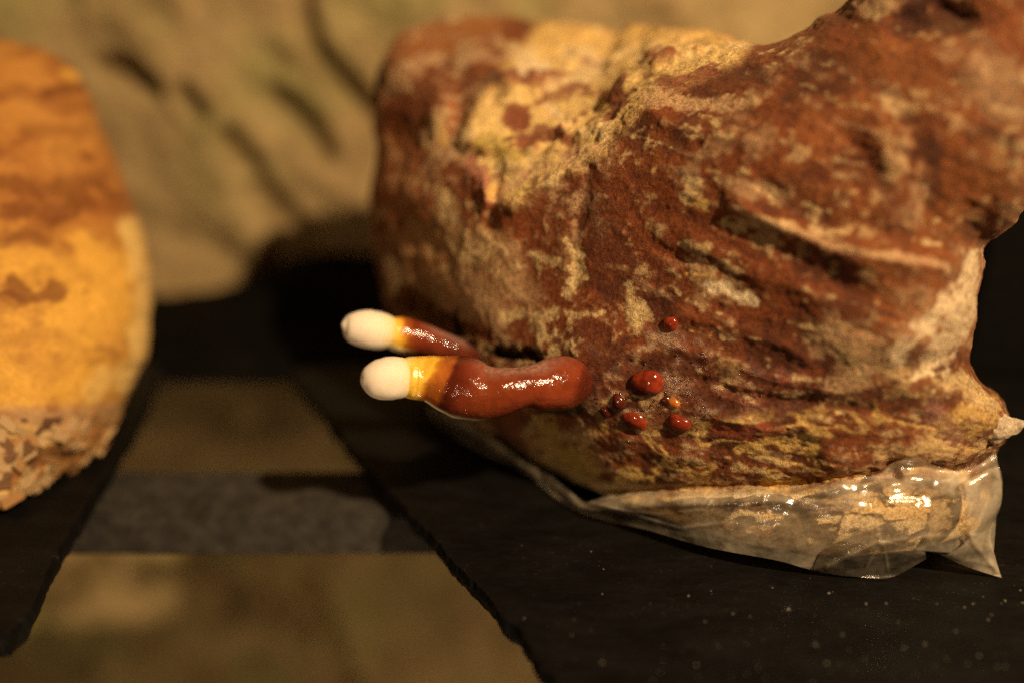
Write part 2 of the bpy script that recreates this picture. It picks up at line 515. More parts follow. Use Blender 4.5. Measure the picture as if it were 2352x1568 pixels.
# ------------------------------------------------------------------ slates and bars
def slab(name, pts, thick, label, jag, seed, top=0.0, edge_keep=()):
    """irregular slate: chipped outline, rough riven edge, real thickness"""
    P2 = []
    m = len(pts); rnd = np.random.RandomState(seed)
    for i in range(m):
        a, b = np.array(pts[i]), np.array(pts[(i + 1) % m])
        n = max(2, int(np.linalg.norm(b - a) / 0.0012))
        nrm = np.array([(b - a)[1], -(b - a)[0]]) / (np.linalg.norm(b - a) + 1e-9)
        for k in range(n):
            q = a + (b - a) * k / n
            P2.append((q, nrm))
    q = np.array([p for p, _ in P2]); nn = np.array([n for _, n in P2])
    nn = sum(np.roll(nn, k, 0) for k in range(-3, 4)); nn /= np.linalg.norm(nn, axis=1)[:, None]
    z0 = np.zeros((len(q), 1))
    d = jag * (fbm(np.hstack([q * 90, z0]), 3, seed) + 0.45 * fbm(np.hstack([q * 420, z0]), 2, seed + 5))
    rings = []
    for z, ins in ((top, 0.0022), (top - 0.0006, 0.0007), (top - thick * 0.35, 0.0), (top - thick * 0.7, 0.0008), (top - thick, 0.0022)):
        off = d - ins - (0.0011 * np.abs(fbm(np.hstack([q * 300, z0 + z * 900]), 2, seed + 9)) if z < top - 0.0001 else 0)
        rings.append(np.hstack([q + nn * off[:, None], z0 + z]))
    P = np.concatenate(rings); n = len(q)
    Fc = grid_faces(n, 5, True)
    me = bpy.data.meshes.new(name)
    from mathutils.geometry import delaunay_2d_cdt
    V, Fl = P.tolist(), Fc.tolist()
    for r0, z in ((0, top), (4 * n, top - thick)):
        rv = delaunay_2d_cdt([Vector(p[:2]) for p in P[r0:r0 + n]], [], [list(range(n))], 1, 1e-7)
        b = len(V); V += [[v.x, v.y, z] for v in rv[0]]; Fl += [[i + b for i in f] for f in rv[2]]
    me.from_pydata(V, [], Fl)
    me.update()
    import bmesh
    bm = bmesh.new(); bm.from_mesh(me); bmesh.ops.remove_doubles(bm, verts=bm.verts, dist=1e-6); bmesh.ops.recalc_face_normals(bm, faces=bm.faces); bm.to_mesh(me); bm.free()
    o = obj(name, me, M_SLATE)
    return tag(o, label, 'shelf', 'slate shelves')

def g2(px, py, z=0.0):
    p = at_z(px, py, z); return (p[0], p[1])

right_edge = [g2(*p) for p in ((655, 846), (720, 925), (845, 1080), (935, 1178), (1005, 1247), (1045, 1290), (1080, 1335), (1128, 1388), (1190, 1452), (1222, 1502), (1285, 1572), (1370, 1680))]
slab('slate_slab', right_edge + [(0.06, 0.11), (0.34, 0.11), (0.36, 0.404), (-0.10, 0.404)], 0.009,
     'black slate slab carrying the red mushroom block in its plastic bag', 0.0016, 3)
left_edge = [g2(*p, -0.004) for p in ((383, 846), (322, 985), (268, 1075), (207, 1176), (160, 1258), (106, 1360), (68, 1440), (30, 1484), (-40, 1492), (-260, 1470))]
slab('slate_slab', left_edge[::-1] + [(-0.185, 0.404), (-0.42, 0.404), (-0.42, 0.21)][0:0] + [(left_edge[0][0] - 0.002, 0.404), (-0.42, 0.404), (-0.42, 0.22)], 0.009,
     'black slate slab carrying the yellow block at the left', 0.0014, 8)

def bar(name, lo, hi, mat, label, cat, bev=0.0012):
    import bmesh
    bm = bmesh.new(); bmesh.ops.create_cube(bm, size=1)
    for v in bm.verts:
        v.co = [lo[i] + (v.co[i] + 0.5) * (hi[i] - lo[i]) for i in range(3)]
    bmesh.ops.bevel(bm, geom=list(bm.edges), offset=bev, segments=2, affect='EDGES')
    me = bpy.data.meshes.new(name); bm.to_mesh(me); bm.free()
    return tag(obj(name, me, mat), label, cat)

fb = at_z(170, 1190, -0.0115); bb = at_z(400, 1085, -0.0115)
bar('shelf_bar', (-0.55, fb[1], -0.0285), (0.55, bb[1], -0.0105), M_BAR, 'worn grey square bar crossing under both slates', 'bar')
def ledge():  # deepened to block light from below; raised back stands in for the wall shadow
    xs = np.linspace(-0.55, 0.55, 221); ys = np.linspace(0.408, 0.545, 28)
    X, Y = np.meshgrid(xs, ys); q = np.stack([X.ravel() * 30, Y.ravel() * 30, 0 * X.ravel()], 1)
    Z = -0.004 + 0.005 * fbm(q, 4, 301) + 0.030 * sstep(-0.24, -0.13, X.ravel()) * sstep(0.43, 0.52, Y.ravel()) - 0.010 * (1 - sstep(.408, .43, Y.ravel()))
    T_ = np.stack([X.ravel(), Y.ravel(), Z], 1); B_ = T_.copy(); B_[:, 2] = -0.0128; T_[:, 2] = np.maximum(T_[:, 2], -0.0118)
    n = len(T_); f = grid_faces(221, 28); fs = f.tolist() + (f[:, ::-1] + n).tolist()
    rim = list(range(220)) + [221 * k + 220 for k in range(27)] + [221 * 27 + k for k in range(220, 0, -1)] + [221 * k for k in range(27, 0, -1)]
    for i in range(len(rim)):
        p, r = rim[i], rim[(i + 1) % len(rim)]; fs.append((r, p, p + n, r + n))
    m_ = bpy.data.meshes.new('shelf_ledge'); m_.from_pydata(np.concatenate([T_, B_]).tolist(), [], fs); m_.update()
    m_.polygons.foreach_set('use_smooth', np.ones(len(m_.polygons), bool))
    tag(obj('shelf_ledge', m_, M_BLACK), 'rough black ledge between the slates and the rock wall, its back raised to stand in for shadow', 'ledge')
ledge()
bar('upright_board', (0.235, 0.385, 0.0012), (0.40, 0.405, 0.17), M_BLACK, 'black upright board added to fill the black area behind the right side of the red block', 'board')  # added board filling the black area right of the block

# ------------------------------------------------------------------ the red mushroom block
OUT = [(884, 118), (918, 74), (985, 46), (1060, 28), (1180, 25), (1250, 42), (1330, 62), (1420, 70), (1500, 75), (1600, 80), (1690, 95),
       (1730, 104), (1790, 100), (1850, 70), (1885, 42), (1930, 25), (1965, -10), (2060, -80), (2250, -130), (2400, -110), (2490, 0), (2480, 200), (2420, 380),
       (2352, 482), (2328, 522), (2290, 548), (2260, 566), (2256, 625), (2244, 700), (2236, 800), (2238, 850), (2255, 882), (2290, 905), (2313, 940), (2322, 975),
       (2318, 1010), (2290, 1034), (2275, 1070), (2272, 1150), (2245, 1215), (2150, 1262), (2060, 1282), (1980, 1292), (1880, 1296), (1720, 1264), (1600, 1240),
       (1480, 1196), (1380, 1160), (1345, 1130), (1230, 1070), (1110, 1000), (1015, 940), (945, 835), (905, 740), (872, 640), (852, 520), (850, 430), (868, 345), (858, 260), (864, 175)]
DEPTH = [(870, 100, .345), (900, 300, .345), (860, 520, .345), (900, 700, .345), (1000, 930, .356), (1100, 1005, .335), (1230, 1080, .313), (1350, 1140, .295),
         (1480, 1195, .283), (1600, 1235, .2715), (1880, 1292, .2605), (2060, 1280, .259), (2240, 1210, .262),
         (1000, 100, .345), (1200, 35, .358), (1450, 75, .352), (1700, 98, .335), (1250, 130, .333), (1500, 130, .322),
         (1000, 250, .318), (950, 450, .318), (1050, 480, .298), (1110, 380, .296), (1130, 450, .288), (1010, 640, .312), (1080, 760, .303), (1080, 900, .315),
         (1180, 200, .312), (1230, 300, .299), (1330, 250, .298), (1450, 210, .294), (1600, 150, .300), (1300, 340, .285), (1400, 310, .277),
         (1180, 470, .282), (1270, 400, .276), (1350, 372, .268), (1440, 320, .260), (1490, 240, .259), (1560, 205, .258), (1700, 120, .256), (1800, 110, .245), (1890, 55, .240),
         (2000, 0, .232), (2250, -60, .219), (2420, 150, .214), (2100, 250, .221), (1800, 300, .230), (1650, 350, .240), (2330, 470, .220), (2250, 560, .232),
         (1500, 500, .254), (1300, 560, .272), (1200, 640, .285), (1300, 760, .2705), (1320, 900, .2690), (1250, 980, .292), (1400, 1050, .279),
         (1500, 800, .2585), (1500, 900, .2590), (1560, 960, .2595), (1700, 500, .238), (1700, 700, .244), (1900, 420, .229), (2000, 560, .226), (2000, 760, .231), (1850, 900, .245),
         (2150, 600, .229), (2200, 780, .236), (2150, 900, .241), (2260, 930, .247), (2290, 1000, .253), (1700, 1000, .2545), (1700, 1090, .2625), (1500, 1115, .2765),
         (1900, 1060, .249), (2080, 1030, .2465), (1650, 1140, .2665), (1850, 1125, .258), (2050, 1095, .2545), (2200, 1070, .257),
         (1650, 1200, .2665), (1800, 1215, .2575), (2000, 1190, .2525), (2150, 1170, .2545), (1200, 1000, .304), (1150, 860, .296)]
# the bulging front lobe and the hollow back part are two swellings that run into each other along a ridge
FRONT = [(1085, 520), (1135, 478), (1240, 418), (1335, 374), (1400, 342), (1440, 298), (1485, 236), (1540, 205), (1640, 170), (1695, 124), (1800, 108), (1885, 54), (1960, -10),
         (2060, -120), (2700, -300), (2900, 1600), (300, 1600), (300, 640), (950, 590)]
def is_rear(p): return poly_sd(FRONT, np.array([float(p[0])]), np.array([float(p[1])]))[0] > 8
Ff = tps([p for p in DEPTH if not is_rear(p)], 3e-4)
Fr = tps([p for p in DEPTH if is_rear(p) or (p[0] < 1260 and p[1] > 500)] + [(1400, 700, .33), (1700, 400, .34), (2000, 100, .36), (2000, 800, .34), (1400, 1000, .335)], 1e-4)
fd = np.maximum(poly_sd(FRONT), 0)
Ff = Ff + 0.00011 * fd + 0.0000022 * fd ** 2
kk = 0.005; hh_ = np.clip(0.5 + 0.5 * (Fr - Ff) / kk, 0, 1)
Fmap = np.clip(Fr * (1 - hh_) + Ff * hh_ - kk * hh_ * (1 - hh_), 0.17, 0.42)
# folds and creases sculpted into the face: (polyline, half width px, height m, + is towards the viewer)
FOLDS = [([(1690, 470), (1800, 515), (1900, 560), (2030, 590), (2180, 612)], 30, .0045), ([(1760, 440), (1900, 510), (2030, 545), (2140, 580)], 28, -.0024),
         ([(1600, 560), (1750, 640), (1900, 690)], 26, .002), ([(1450, 830), (1600, 880), (1800, 925), (2000, 935)], 10, -.0022),
         ([(1550, 800), (1700, 850), (1900, 905)], 14, .0016), ([(1560, 720), (1700, 760), (1850, 830)], 16, .0018),
         ([(2040, 860), (2120, 845), (2200, 815)], 12, -.0025), ([(2060, 800), (2150, 760), (2230, 690)], 30, .003), ([(1900, 640), (2060, 700), (2150, 760)], 22, -.002),
         ([(2060, 240), (2120, 330), (2110, 420), (2140, 540)], 26, -.0012), ([(2010, 270), (2060, 380), (2060, 500)], 30, .0012), ([(2090, 60), (2200, 40)], 40, -.006),
         ([(1950, 330), (2060, 470)], 40, -.0015), ([(1500, 255), (1580, 300), (1700, 320)], 20, .002), ([(1830, 150), (1960, 230), (2010, 330)], 40, .0008),
         ([(1350, 380), (1335, 470), (1320, 560), (1330, 660)], 12, -.0016), ([(1060, 190), (1055, 260), (1040, 320), (1080, 360)], 26, -.006),
         ([(1080, 370), (1110, 410), (1125, 460)], 22, .006), ([(1140, 420), (1135, 470), (1125, 520)], 12, -.006), ([(1180, 480), (1240, 420), (1310, 380)], 16, .003),
         ([(1340, 1136), (1480, 1128), (1700, 1120), (1900, 1105), (2060, 1085)], 13, -.006), ([(2050, 1060), (2140, 1065), (2220, 1075), (2285, 1045)], 14, -.006),
         ([(2110, 900), (2200, 950), (2280, 985)], 40, .004), ([(1035, 735), (1060, 750)], 24, -.006), ([(1150, 815), (1190, 822), (1230, 818)], 11, -.004),
         ([(1500, 560), (1560, 600), (1650, 610)], 12, -.0015), ([(1420, 1010), (1560, 1050), (1700, 1075)], 16, .0015),
         ([(1600, 960), (1760, 985), (1900, 985)], 18, .0022), ([(880, 200), (940, 160), (1010, 150)], 24, -.003)]
_q = np.stack([GX.ravel() / 90, GY.ravel() / 90, 0 * GX.ravel()], 1)
fold_warp = fbm(_q, 3, 71).reshape(GX.shape); fold_warp2 = fbm(_q, 3, 72).reshape(GX.shape)
for pts, wd, h in FOLDS:
    k_ = 0.85 if min(p[0] for p in pts) > 1400 and max(p[1] for p in pts) < 1000 else 1.0
    Fmap = Fmap - k_ * h * np.exp(-(line_d(pts, GX + 14 * fold_warp, GY + 14 * fold_warp2) / (wd * 1.15)) ** 2)
SDpx = poly_sd(smooth_poly(OUT, 4)) + 9 * fold_warp + 9 * fold_warp2 * (GX < 1300)

def block_mesh(Fm, SD, lo, hi, h, back, rad, zmin, seed, taper=0.35):
    xs = [np.arange(lo[i], hi[i], h) for i in range(3)]
    V = np.empty([len(a) for a in xs], np.float32)
    Y, Z = np.meshgrid(xs[1], xs[2], indexing='ij')
    for k, x in enumerate(xs[0]):
        P = np.stack([np.full(Y.shape, x), Y, Z], -1)
        px, py, t = project(P)
        f = samp(Fm, px, py)
        o = samp(SD, px, py) * t / F + taper * np.maximum(0, t - f - 0.04)
        d = smax(f - t, o, rad)
        d = smax(d, Y - back, 0.012)
        d = smax(d, zmin - Z, 0.003)
        V[k] = d
    P, Fc = surface_nets(V, lo, h)
    return subdivided(mesh_np('m', P, Fc))

me = block_mesh(Fmap, SDpx, (-0.085, 0.14, -0.004), (0.20, 0.412, 0.262), 0.00125, 0.402, 0.018, 0.0015, 1)

def flow_noise(px, py, ang, ls, ws, octs, seed, warp=0.0):
    """noise drawn out along a direction of the skin"""
    c, s = np.cos(ang), np.sin(ang)
    u = (px * c + py * s) / ls; v = (-px * s + py * c) / ws
    if warp:
        k = fbm(np.stack([px / 160, py / 160, 0 * px], 1), 3, seed + 77)
        v = v + warp * k
    return fbm(np.stack([u, v, 0 * u + seed * 3.1], 1), octs, seed)

def paint_main(me):
    P = get_v(me); N = get_n(me)
    px, py, t = project(P)
    # direction the skin is drawn out: steep at left, sloping on the right lobe, level at the foot
    right = sstep(1300, 1600, px)
    ang = np.radians(70 - 52 * right + 8 * sstep(1500, 2300, px) - 22 * sstep(850, 1080, py) * right)
    ang_lo = np.radians(np.where(px > 1900, -8, 12) + 0 * px)
    fl1 = flow_noise(px, py, np.radians(24), 150, 30, 4, 4, 1.2)
    fl2 = flow_noise(px, py, np.radians(8), 90, 16, 4, 14, 1.0)
    lo = np.where(py > 900, fl2, fl1) * sstep(880, 900, np.abs(py - 890) + 880) + 0
    k = sstep(820, 940, py); lo = fl1 * (1 - k) + fl2 * k
    n_a = fbm(P * 45, 4, 2); n_b = fbm(P * 150, 4, 7); n_c = fbm(P * 420, 3, 12); n_l = fbm(P * 18, 3, 22)
    right_l = right * (1 - sstep(1150, 1180, py))
    # relief
    saddle_sd = poly_sd([(1060, 330), (1130, 190), (1250, 60), (1720, 90), (1690, 130), (1480, 225), (1350, 365), (1180, 470), (1130, 420)], px, py)
    saddle = 1 - sstep(-20, 30, saddle_sd)
    foot = sstep(1120, 1140, py + 0.06 * (1700 - px) * (px < 1700))
    disp = 0.0010 * n_a + 0.0006 * n_b + 0.00034 * n_c + 0.00012 * fbm(P * 900, 2, 13)
    disp = disp + right_l * (0.0006 * lo) - 0.0004
    nod = sstep(0.05, 0.5, fbm(P * 75, 3, 55))
    nodm = saddle * sstep(-0.05, 0.35, fbm(P * np.array([40, 60, 60]), 3, 41))
    disp = disp + nodm * (0.0028 + 0.0022 * nod) + saddle * 0.0006 * n_b
    lobe = (1 - sstep(1000, 1180, px)) * (1 - sstep(600, 800, py))
    disp = disp + lobe * 0.0015 * fbm(P * 80, 3, 61)
    disp = disp * (1 - 0.55 * foot)
    P = P + N * disp[:, None]
    P[:, 2] = np.maximum(P[:, 2], 0.0008)
    set_v(me, P)
    # colours
    RED = np.array([0.150, 0.034, 0.007]); DRK = np.array([0.060, 0.014, 0.004]); ORG = np.array([0.21, 0.062, 0.012])
    CRM = np.array([0.50, 0.33, 0.14]); YEL = np.array([0.58, 0.345, 0.095]); MAU = np.array([0.36, 0.205, 0.095]); PAL = np.array([0.62, 0.45, 0.25])
    OLV = np.array([0.36, 0.24, 0.055]); BLK = np.array([0.012, 0.007, 0.003])
    col = np.empty((len(P), 3)); col[:] = RED
    def lay(mask, c, a=1.0):
        nonlocal col
        m = np.clip(mask * a, 0, 1)[:, None]; col = col * (1 - m) + c * m
    lay(sstep(0.0, 0.5, n_l + 0.5 * n_b), ORG, 0.6); lay(sstep(0.05, 0.45, -n_a - 0.4 * n_b), DRK, 0.8)
    # mottled bloom of pale mycelium everywhere
    mott = n_a * 0.7 + n_b * 0.6 + 0.25 * n_c
    lay(sstep(0.12, 0.46, mott) * (1 - right_l * 0.35), MAU, 0.8)
    lay(sstep(0.26, 0.52, fbm(P * 75, 4, 91) + 0.45 * n_c) * (1 - 0.4 * right_l), CRM, 0.8)
    # drawn-out streaks on the right lobe
    lay(right_l * sstep(0.18, 0.6, lo + 0.35 * n_b + 0.25 * n_c), MAU * .9, 0.6)
    lay(right_l * sstep(0.34, 0.55, flow_noise(px, py, np.radians(14), 110, 20, 4, 33, 1.0) + 0.35 * n_c), CRM, 0.8)
    lay(right_l * sstep(0.10, 0.5, -lo), DRK, 0.65)
    # net of yellow veins towards the foot
    low = sstep(930, 1010, py + 0.10 * (px - 1700)) * (1 - foot)
    v1 = 1 - np.abs(flow_noise(px, py, np.radians(6), 120, 45, 3, 51, 0.8)) * 2.6
    lay(low * sstep(0.6, 0.92, v1 + 0.25 * n_b), YEL * 0.9, 0.85)
    lay(low * sstep(0.22, 0.6, fl2 + 0.4 * n_b), CRM, 0.55)
    # saddle: golden floor under red granular nodules
    lay(saddle * sstep(-0.35, 0.05, n_b * 0.5 + n_a * 0.4 + 0.12), YEL * np.array([1.1, 1.18, 1.45]), 0.95)
    lay(saddle * sstep(0.1, 0.5, n_a), PAL, 0.5)
    rednod = np.array([0.20, 0.055, 0.022])
    lay(nodm * sstep(0.15, 0.4, nod + 0.3 * n_b + 0.1), rednod, 0.95)
    lay(saddle * sstep(0.30, 0.45, fbm(P * 60, 3, 47)), rednod, 0.9)
    # hand-placed patches: kind, polyline, half width, strength
    def dab(c, pts, wd, a=1.0, rag=0.8, seed=0):
        d = line_d(pts, wx, wy) + wd * rag * (n_b * 1.2 + n_c * 1.0) + 7 * n_d
        lay(1 - sstep(wd * 0.45, wd * 1.15, d), c, a)
    D = dab
    n_d = fbm(P * 700, 2, 98)
    wx = px + 20 * fbm(P * 70, 3, 95) + 7 * fbm(P * 260, 2, 96); wy = py + 20 * fbm(P * 70, 3, 97) + 7 * fbm(P * 260, 2, 99)
    D(RED, [(890, 110), (1000, 80), (1180, 40)], 40, .8); D(ORG, [(960, 80), (1100, 50), (1180, 45)], 25, .6)
    D(RED, [(920, 330), (960, 240), (1020, 210)], 60, .85); D(np.array([.30, .085, .03]), [(1030, 240), (1050, 270), (1010, 330)], 22, .8)
    D(ORG * 1.35, [(900, 330), (930, 480), (980, 600)], 60, .55, 1.0); D(np.array([.33, .12, .03]), [(890, 130), (1000, 90), (1120, 60)], 40, .5, 1.0)  # left lobe and its top painted brighter in place of light falling there
    D(CRM * .95, [(960, 640), (1020, 700), (1100, 690)], 60, .4, 1.5); D(CRM * .85, [(930, 560), (1010, 520), (1090, 600)], 45, .35, 1.5); D(CRM * .9, [(1140, 560), (1160, 660), (1230, 700)], 40, .25, 1.5)
    D(MAU * 1.15, [(885, 205), (930, 165), (1010, 130)], 16, .8); D(MAU, [(970, 300), (1030, 320), (1070, 370)], 14, .7)
    D(CRM, [(1000, 290), (990, 330)], 18, .8); D(YEL, [(1020, 285), (1030, 330)], 14, .7)
    D(np.array([.36, .13, .07]), [(1085, 372), (1115, 410), (1128, 455)], 20, .9); D(YEL, [(1130, 430), (1132, 460)], 9, .9)
    D(np.array([.27, .06, .025]), [(1128, 470)], 20, .9)
    D(OLV * 1.25, [(1130, 330), (1180, 360), (1200, 390)], 30, .85); D(CRM * .85, [(1150, 400), (1190, 410), (1240, 370)], 26, .8)
    D(rednod, [(1190, 270), (1200, 310)], 34, .95); D(rednod, [(1290, 325), (1310, 330)], 18, .9); D(rednod, [(1240, 225), (1330, 205), (1420, 215)], 14, .85)
    D(rednod, [(1410, 245), (1440, 230), (1400, 265)], 18, .95); D(rednod, [(1520, 185), (1600, 170), (1640, 160)], 14, .9)
    D(PAL * 1.15, [(1270, 240), (1310, 300), (1390, 330)], 16, .9); D(PAL, [(1230, 150), (1330, 130), (1460, 120), (1600, 105)], 18, .7, 1.2); D(YEL * np.array([1.15, 1.2, 1.5]), [(1260, 250), (1290, 290), (1350, 320), (1390, 340)], 22, .9); D(YEL, [(1250, 90), (1400, 100), (1620, 90)], 34, .7)
    D(PAL, [(1195, 165), (1240, 170)], 14, .8); D(DRK, [(1120, 180), (1160, 210)], 26, .6)
    D(MAU * 1.5, [(1150, 445), (1210, 400), (1290, 365), (1390, 335)], 13, .85); D(MAU * 1.3, [(1490, 215), (1560, 225), (1700, 235)], 18, .75)
    D(RED * .9, [(1240, 470), (1270, 520), (1280, 600)], 60, .75); D(DRK * 1.2, [(1370, 450), (1400, 560), (1420, 650)], 70, .65)
    D(RED, [(1400, 400), (1500, 500), (1520, 620)], 60, .6)
    D(CRM, [(1290, 545), (1315, 585), (1320, 630), (1300, 680)], 13, .9); D(CRM, [(1160, 735), (1250, 725), (1280, 718)], 15, .8)
    D(CRM, [(1330, 722), (1365, 720)], 15, .85); D(CRM * .95, [(1440, 650), (1450, 700), (1470, 740)], 18, .8); D(CRM, [(1230, 590), (1270, 600)], 10, .7)
    D(PAL, [(1630, 658), (1680, 672), (1735, 690)], 13, .95, .5); D(YEL, [(1585, 628), (1640, 634)], 6, .9, .4)
    D(CRM, [(1580, 415), (1590, 440), (1570, 460)], 18, .85); D(YEL, [(1590, 470), (1620, 475)], 11, .7); D(CRM, [(1570, 560), (1620, 570)], 12, .7)
    D(MAU * 1.35, [(1690, 478), (1800, 520), (1900, 562), (2040, 592), (2180, 612)], 12, .8, .4); D(MAU, [(1650, 420), (1720, 440), (1820, 450)], 18, .6)
    D(PAL * .95, [(2240, 590), (2220, 680), (2100, 770), (2060, 830)], 34, .8); D(PAL * .9, [(2225, 720), (2160, 810)], 40, .75)
    D(MAU * 1.1, [(1900, 780), (2000, 830), (1950, 880)], 50, .75); D(CRM * .75, [(1920, 800), (1960, 850)], 26, .5)
    D(DRK, [(1820, 912), (1930, 922), (2040, 905)], 9, .85, .4); D(DRK, [(2060, 880), (2120, 855), (2200, 830)], 5, .7, .4)
    D(CRM, [(2130, 870), (2230, 880), (2280, 930)], 26, .8); D(YEL * .9, [(2190, 960), (2240, 940), (2290, 960)], 22, .75); D(PAL, [(2120, 860), (2180, 850)], 14, .8)
    D(RED, [(2120, 890), (2140, 880)], 20, .9); D(np.array([.25, .10, .065]), [(2160, 940), (2190, 990)], 26, .75); D(YEL, [(1660, 960), (1720, 945)], 8, .8, .4)
    D(np.array([.24, .05, .018]), [(1650, 970), (1740, 985), (1780, 990)], 22, .85); D(np.array([.23, .05, .018]), [(1790, 870), (1860, 860)], 24, .6)
    D(YEL * .85, [(1690, 1030), (1800, 1010), (1900, 1000)], 9, .85); D(YEL * .9, [(1760, 1110), (1820, 1105), (1880, 1112)], 9, .9)
    D(YEL * .9, [(1840, 960), (1870, 990), (1860, 1040)], 12, .7); D(CRM, [(1680, 1085), (1760, 1075), (1800, 1095)], 10, .7)
    D(OLV * 1.2, [(1240, 985), (1280, 1030), (1330, 1080)], 34, .7); D(CRM * .9, [(1210, 990), (1260, 1070), (1330, 1110)], 20, .65); D(YEL * .85, [(1330, 1010), (1360, 1060)], 20, .6)
    D(YEL * .8, [(1335, 925), (1380, 915), (1430, 925)], 6, .9, .4); D(YEL * .8, [(1370, 950), (1385, 985)], 8, .9, .5); D(YEL * .8, [(1530, 920), (1560, 940)], 8, .8)
    D(YEL * .8, [(1370, 1042), (1390, 1055)], 6, .9); D(YEL * .8, [(1540, 1070), (1620, 1095)], 10, .7)
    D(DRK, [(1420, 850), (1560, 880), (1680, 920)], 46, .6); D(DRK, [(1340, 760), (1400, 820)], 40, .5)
    D(BLK, [(1045, 735), (1065, 760)], 18, 1.0, .4); D(BLK, [(1120, 808), (1180, 822), (1235, 820)], 11, .9, .6); D(BLK, [(1310, 780), (1318, 800)], 4, .9, .4)  # shade inside the pit and the gap above the finger, painted in
    D(DRK * .6, [(2130, 300), (2120, 400), (2150, 470)], 26, .6, 1.2); D(DRK * .6, [(2060, 240), (2100, 270)], 20, .6); D(DRK * .6, [(2090, 50), (2250, 60)], 40, .8)
    D(MAU, [(2100, 430), (2080, 500)], 22, .7); D(DRK, [(1940, 350), (2040, 420), (2050, 540)], 40, .5); D(PAL * .9, [(892, 612), (905, 660)], 18, .9)
    D(ORG, [(2260, 350), (2300, 450), (2200, 500)], 50, .7); D(MAU * .9, [(2260, 150), (2320, 230)], 50, .6); D(ORG, [(2000, 130), (2100, 160)], 60, .5)
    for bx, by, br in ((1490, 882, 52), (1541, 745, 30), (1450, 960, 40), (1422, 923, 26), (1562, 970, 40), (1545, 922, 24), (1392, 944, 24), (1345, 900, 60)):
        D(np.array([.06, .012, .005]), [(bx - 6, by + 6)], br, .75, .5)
    D(BLK, [(1275, 818), (1312, 818), (1336, 845), (1343, 885), (1332, 928), (1300, 950), (1240, 952)], 8, .95, .5)  # contact shade round the thick finger end, painted on the skin
    # pale foot inside the film
    fcol = np.array([0.66, 0.44, 0.19]) + 0 * col
    f1 = sstep(0.0, 0.45, n_a + 0.4 * n_b)[:, None]; fcol = fcol * (1 - f1) + np.array([0.76, 0.57, 0.33]) * f1
    f2 = sstep(0.22, 0.5, -n_a - 0.3 * n_b + 0.25 * n_l)[:, None]; fcol = fcol * (1 - f2) + np.array([0.27, 0.11, 0.03]) * f2
    f3 = sstep(0.3, 0.55, fbm(P * 60, 3, 141))[:, None]; fcol = fcol * (1 - .7 * f3) + np.array([0.20, 0.14, 0.13]) * .7 * f3
    col = col * (1 - foot[:, None]) + fcol * foot[:, None]
    D(DRK * 1.6, [(1500, 1160), (1600, 1165), (1750, 1158), (1900, 1155)], 13, .8); D(np.array([.30, .12, .03]), [(1560, 1215), (1700, 1205), (1780, 1225)], 20, .7); D(PAL, [(1900, 1230), (2000, 1200), (2150, 1160)], 40, .6)  # first stroke paints the shadow under the film lip
    D(DRK * 1.1, [(2135, 1062), (2200, 1072), (2270, 1045)], 9, .9, .4)
    D(np.array([.25, .17, .15]), [(1860, 1165), (1930, 1160)], 22, .6); D(np.array([.14, .12, .12]), [(2230, 1130), (2250, 1180)], 26, .8, .4); D(YEL, [(2050, 1170), (2120, 1160)], 40, .6)
    col = col * (1 + 0.16 * n_c[:, None])
    # how densely fine pale mycelium, or red crust, flecks each area
    pale = 0.42 + 0.30 * n_l + 0.30 * n_a + .22 * lobe + .25 * low - .30 * sstep(700, 820, py) * (1 - sstep(900, 960, py)) * (1 - sstep(1750, 1950, px)) - .25 * right_l * sstep(0.0, .4, -lo)  # lobe term lightens the left side in place of light
    pale = pale - .2 * np.exp(-(((px - 1380) / 130) ** 2 + ((py - 560) / 170) ** 2))
    pale = pale - .30 * sstep(1600, 1800, px) * (1 - sstep(560, 700, py)) - .16 - .12 * right_l * (1 - low)
    set_f(me, 'pale', np.clip(pale, 0, 1) * (1 - foot) * (1 - 0.6 * saddle))
    set_f(me, 'red', np.clip(0.45 + .3 * n_l - .2 * saddle, 0, 1) * (1 - foot))
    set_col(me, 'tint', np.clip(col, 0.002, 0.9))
    wet = (1 - sstep(120, 300, np.hypot((px - 1530) * 0.8, (py - 890) * 1.4))) * sstep(-0.1, 0.35, n_b + 0.3 * n_c)
    set_f(me, 'wet', wet)

paint_main(me)
base = at_z(1700, 1250, 0.0)
block = empty('mushroom_block', (base[0], base[1] + 0.05, 0.0),
              'large red brown mushroom block with two lacquered finger mushrooms, sitting in milky plastic', 'mushroom block')
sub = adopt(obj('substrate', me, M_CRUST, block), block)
def bvh_of(me):
    n = len(me.polygons); a = np.empty(len(me.loops), np.int32); me.loops.foreach_get('vertex_index', a)
    return BVHTree.FromPolygons(get_v(me).tolist(), a.reshape(n, 4).tolist())
bvh = bvh_of(me)
EYE = np.array([0, 0, CAM_H])
def hit(px, py):
    d = at(px, py, 1.0) - EYE
    L = np.linalg.norm(d)
    r = bvh.ray_cast(Vector(EYE), Vector(d / L))
    if r[0] is None: return None
    return np.array(r[0]), np.array(r[1]), r[3] / L

# ---- lacquered finger mushrooms
def catmull(K, n):
    K = np.array(K, float); out = []
    m = len(K)
    for i in range(m - 1):
        a, b, c, d = K[max(i - 1, 0)], K[i], K[i + 1], K[min(i + 2, m - 1)]
        for k in range(n):
            t = k / n
            out.append(0.5 * ((2 * b) + (-a + c) * t + (2 * a - 5 * b + 4 * c - d) * t * t + (-a + 3 * b - 3 * c + d) * t ** 3))
    out.append(K[-1]); return np.array(out)

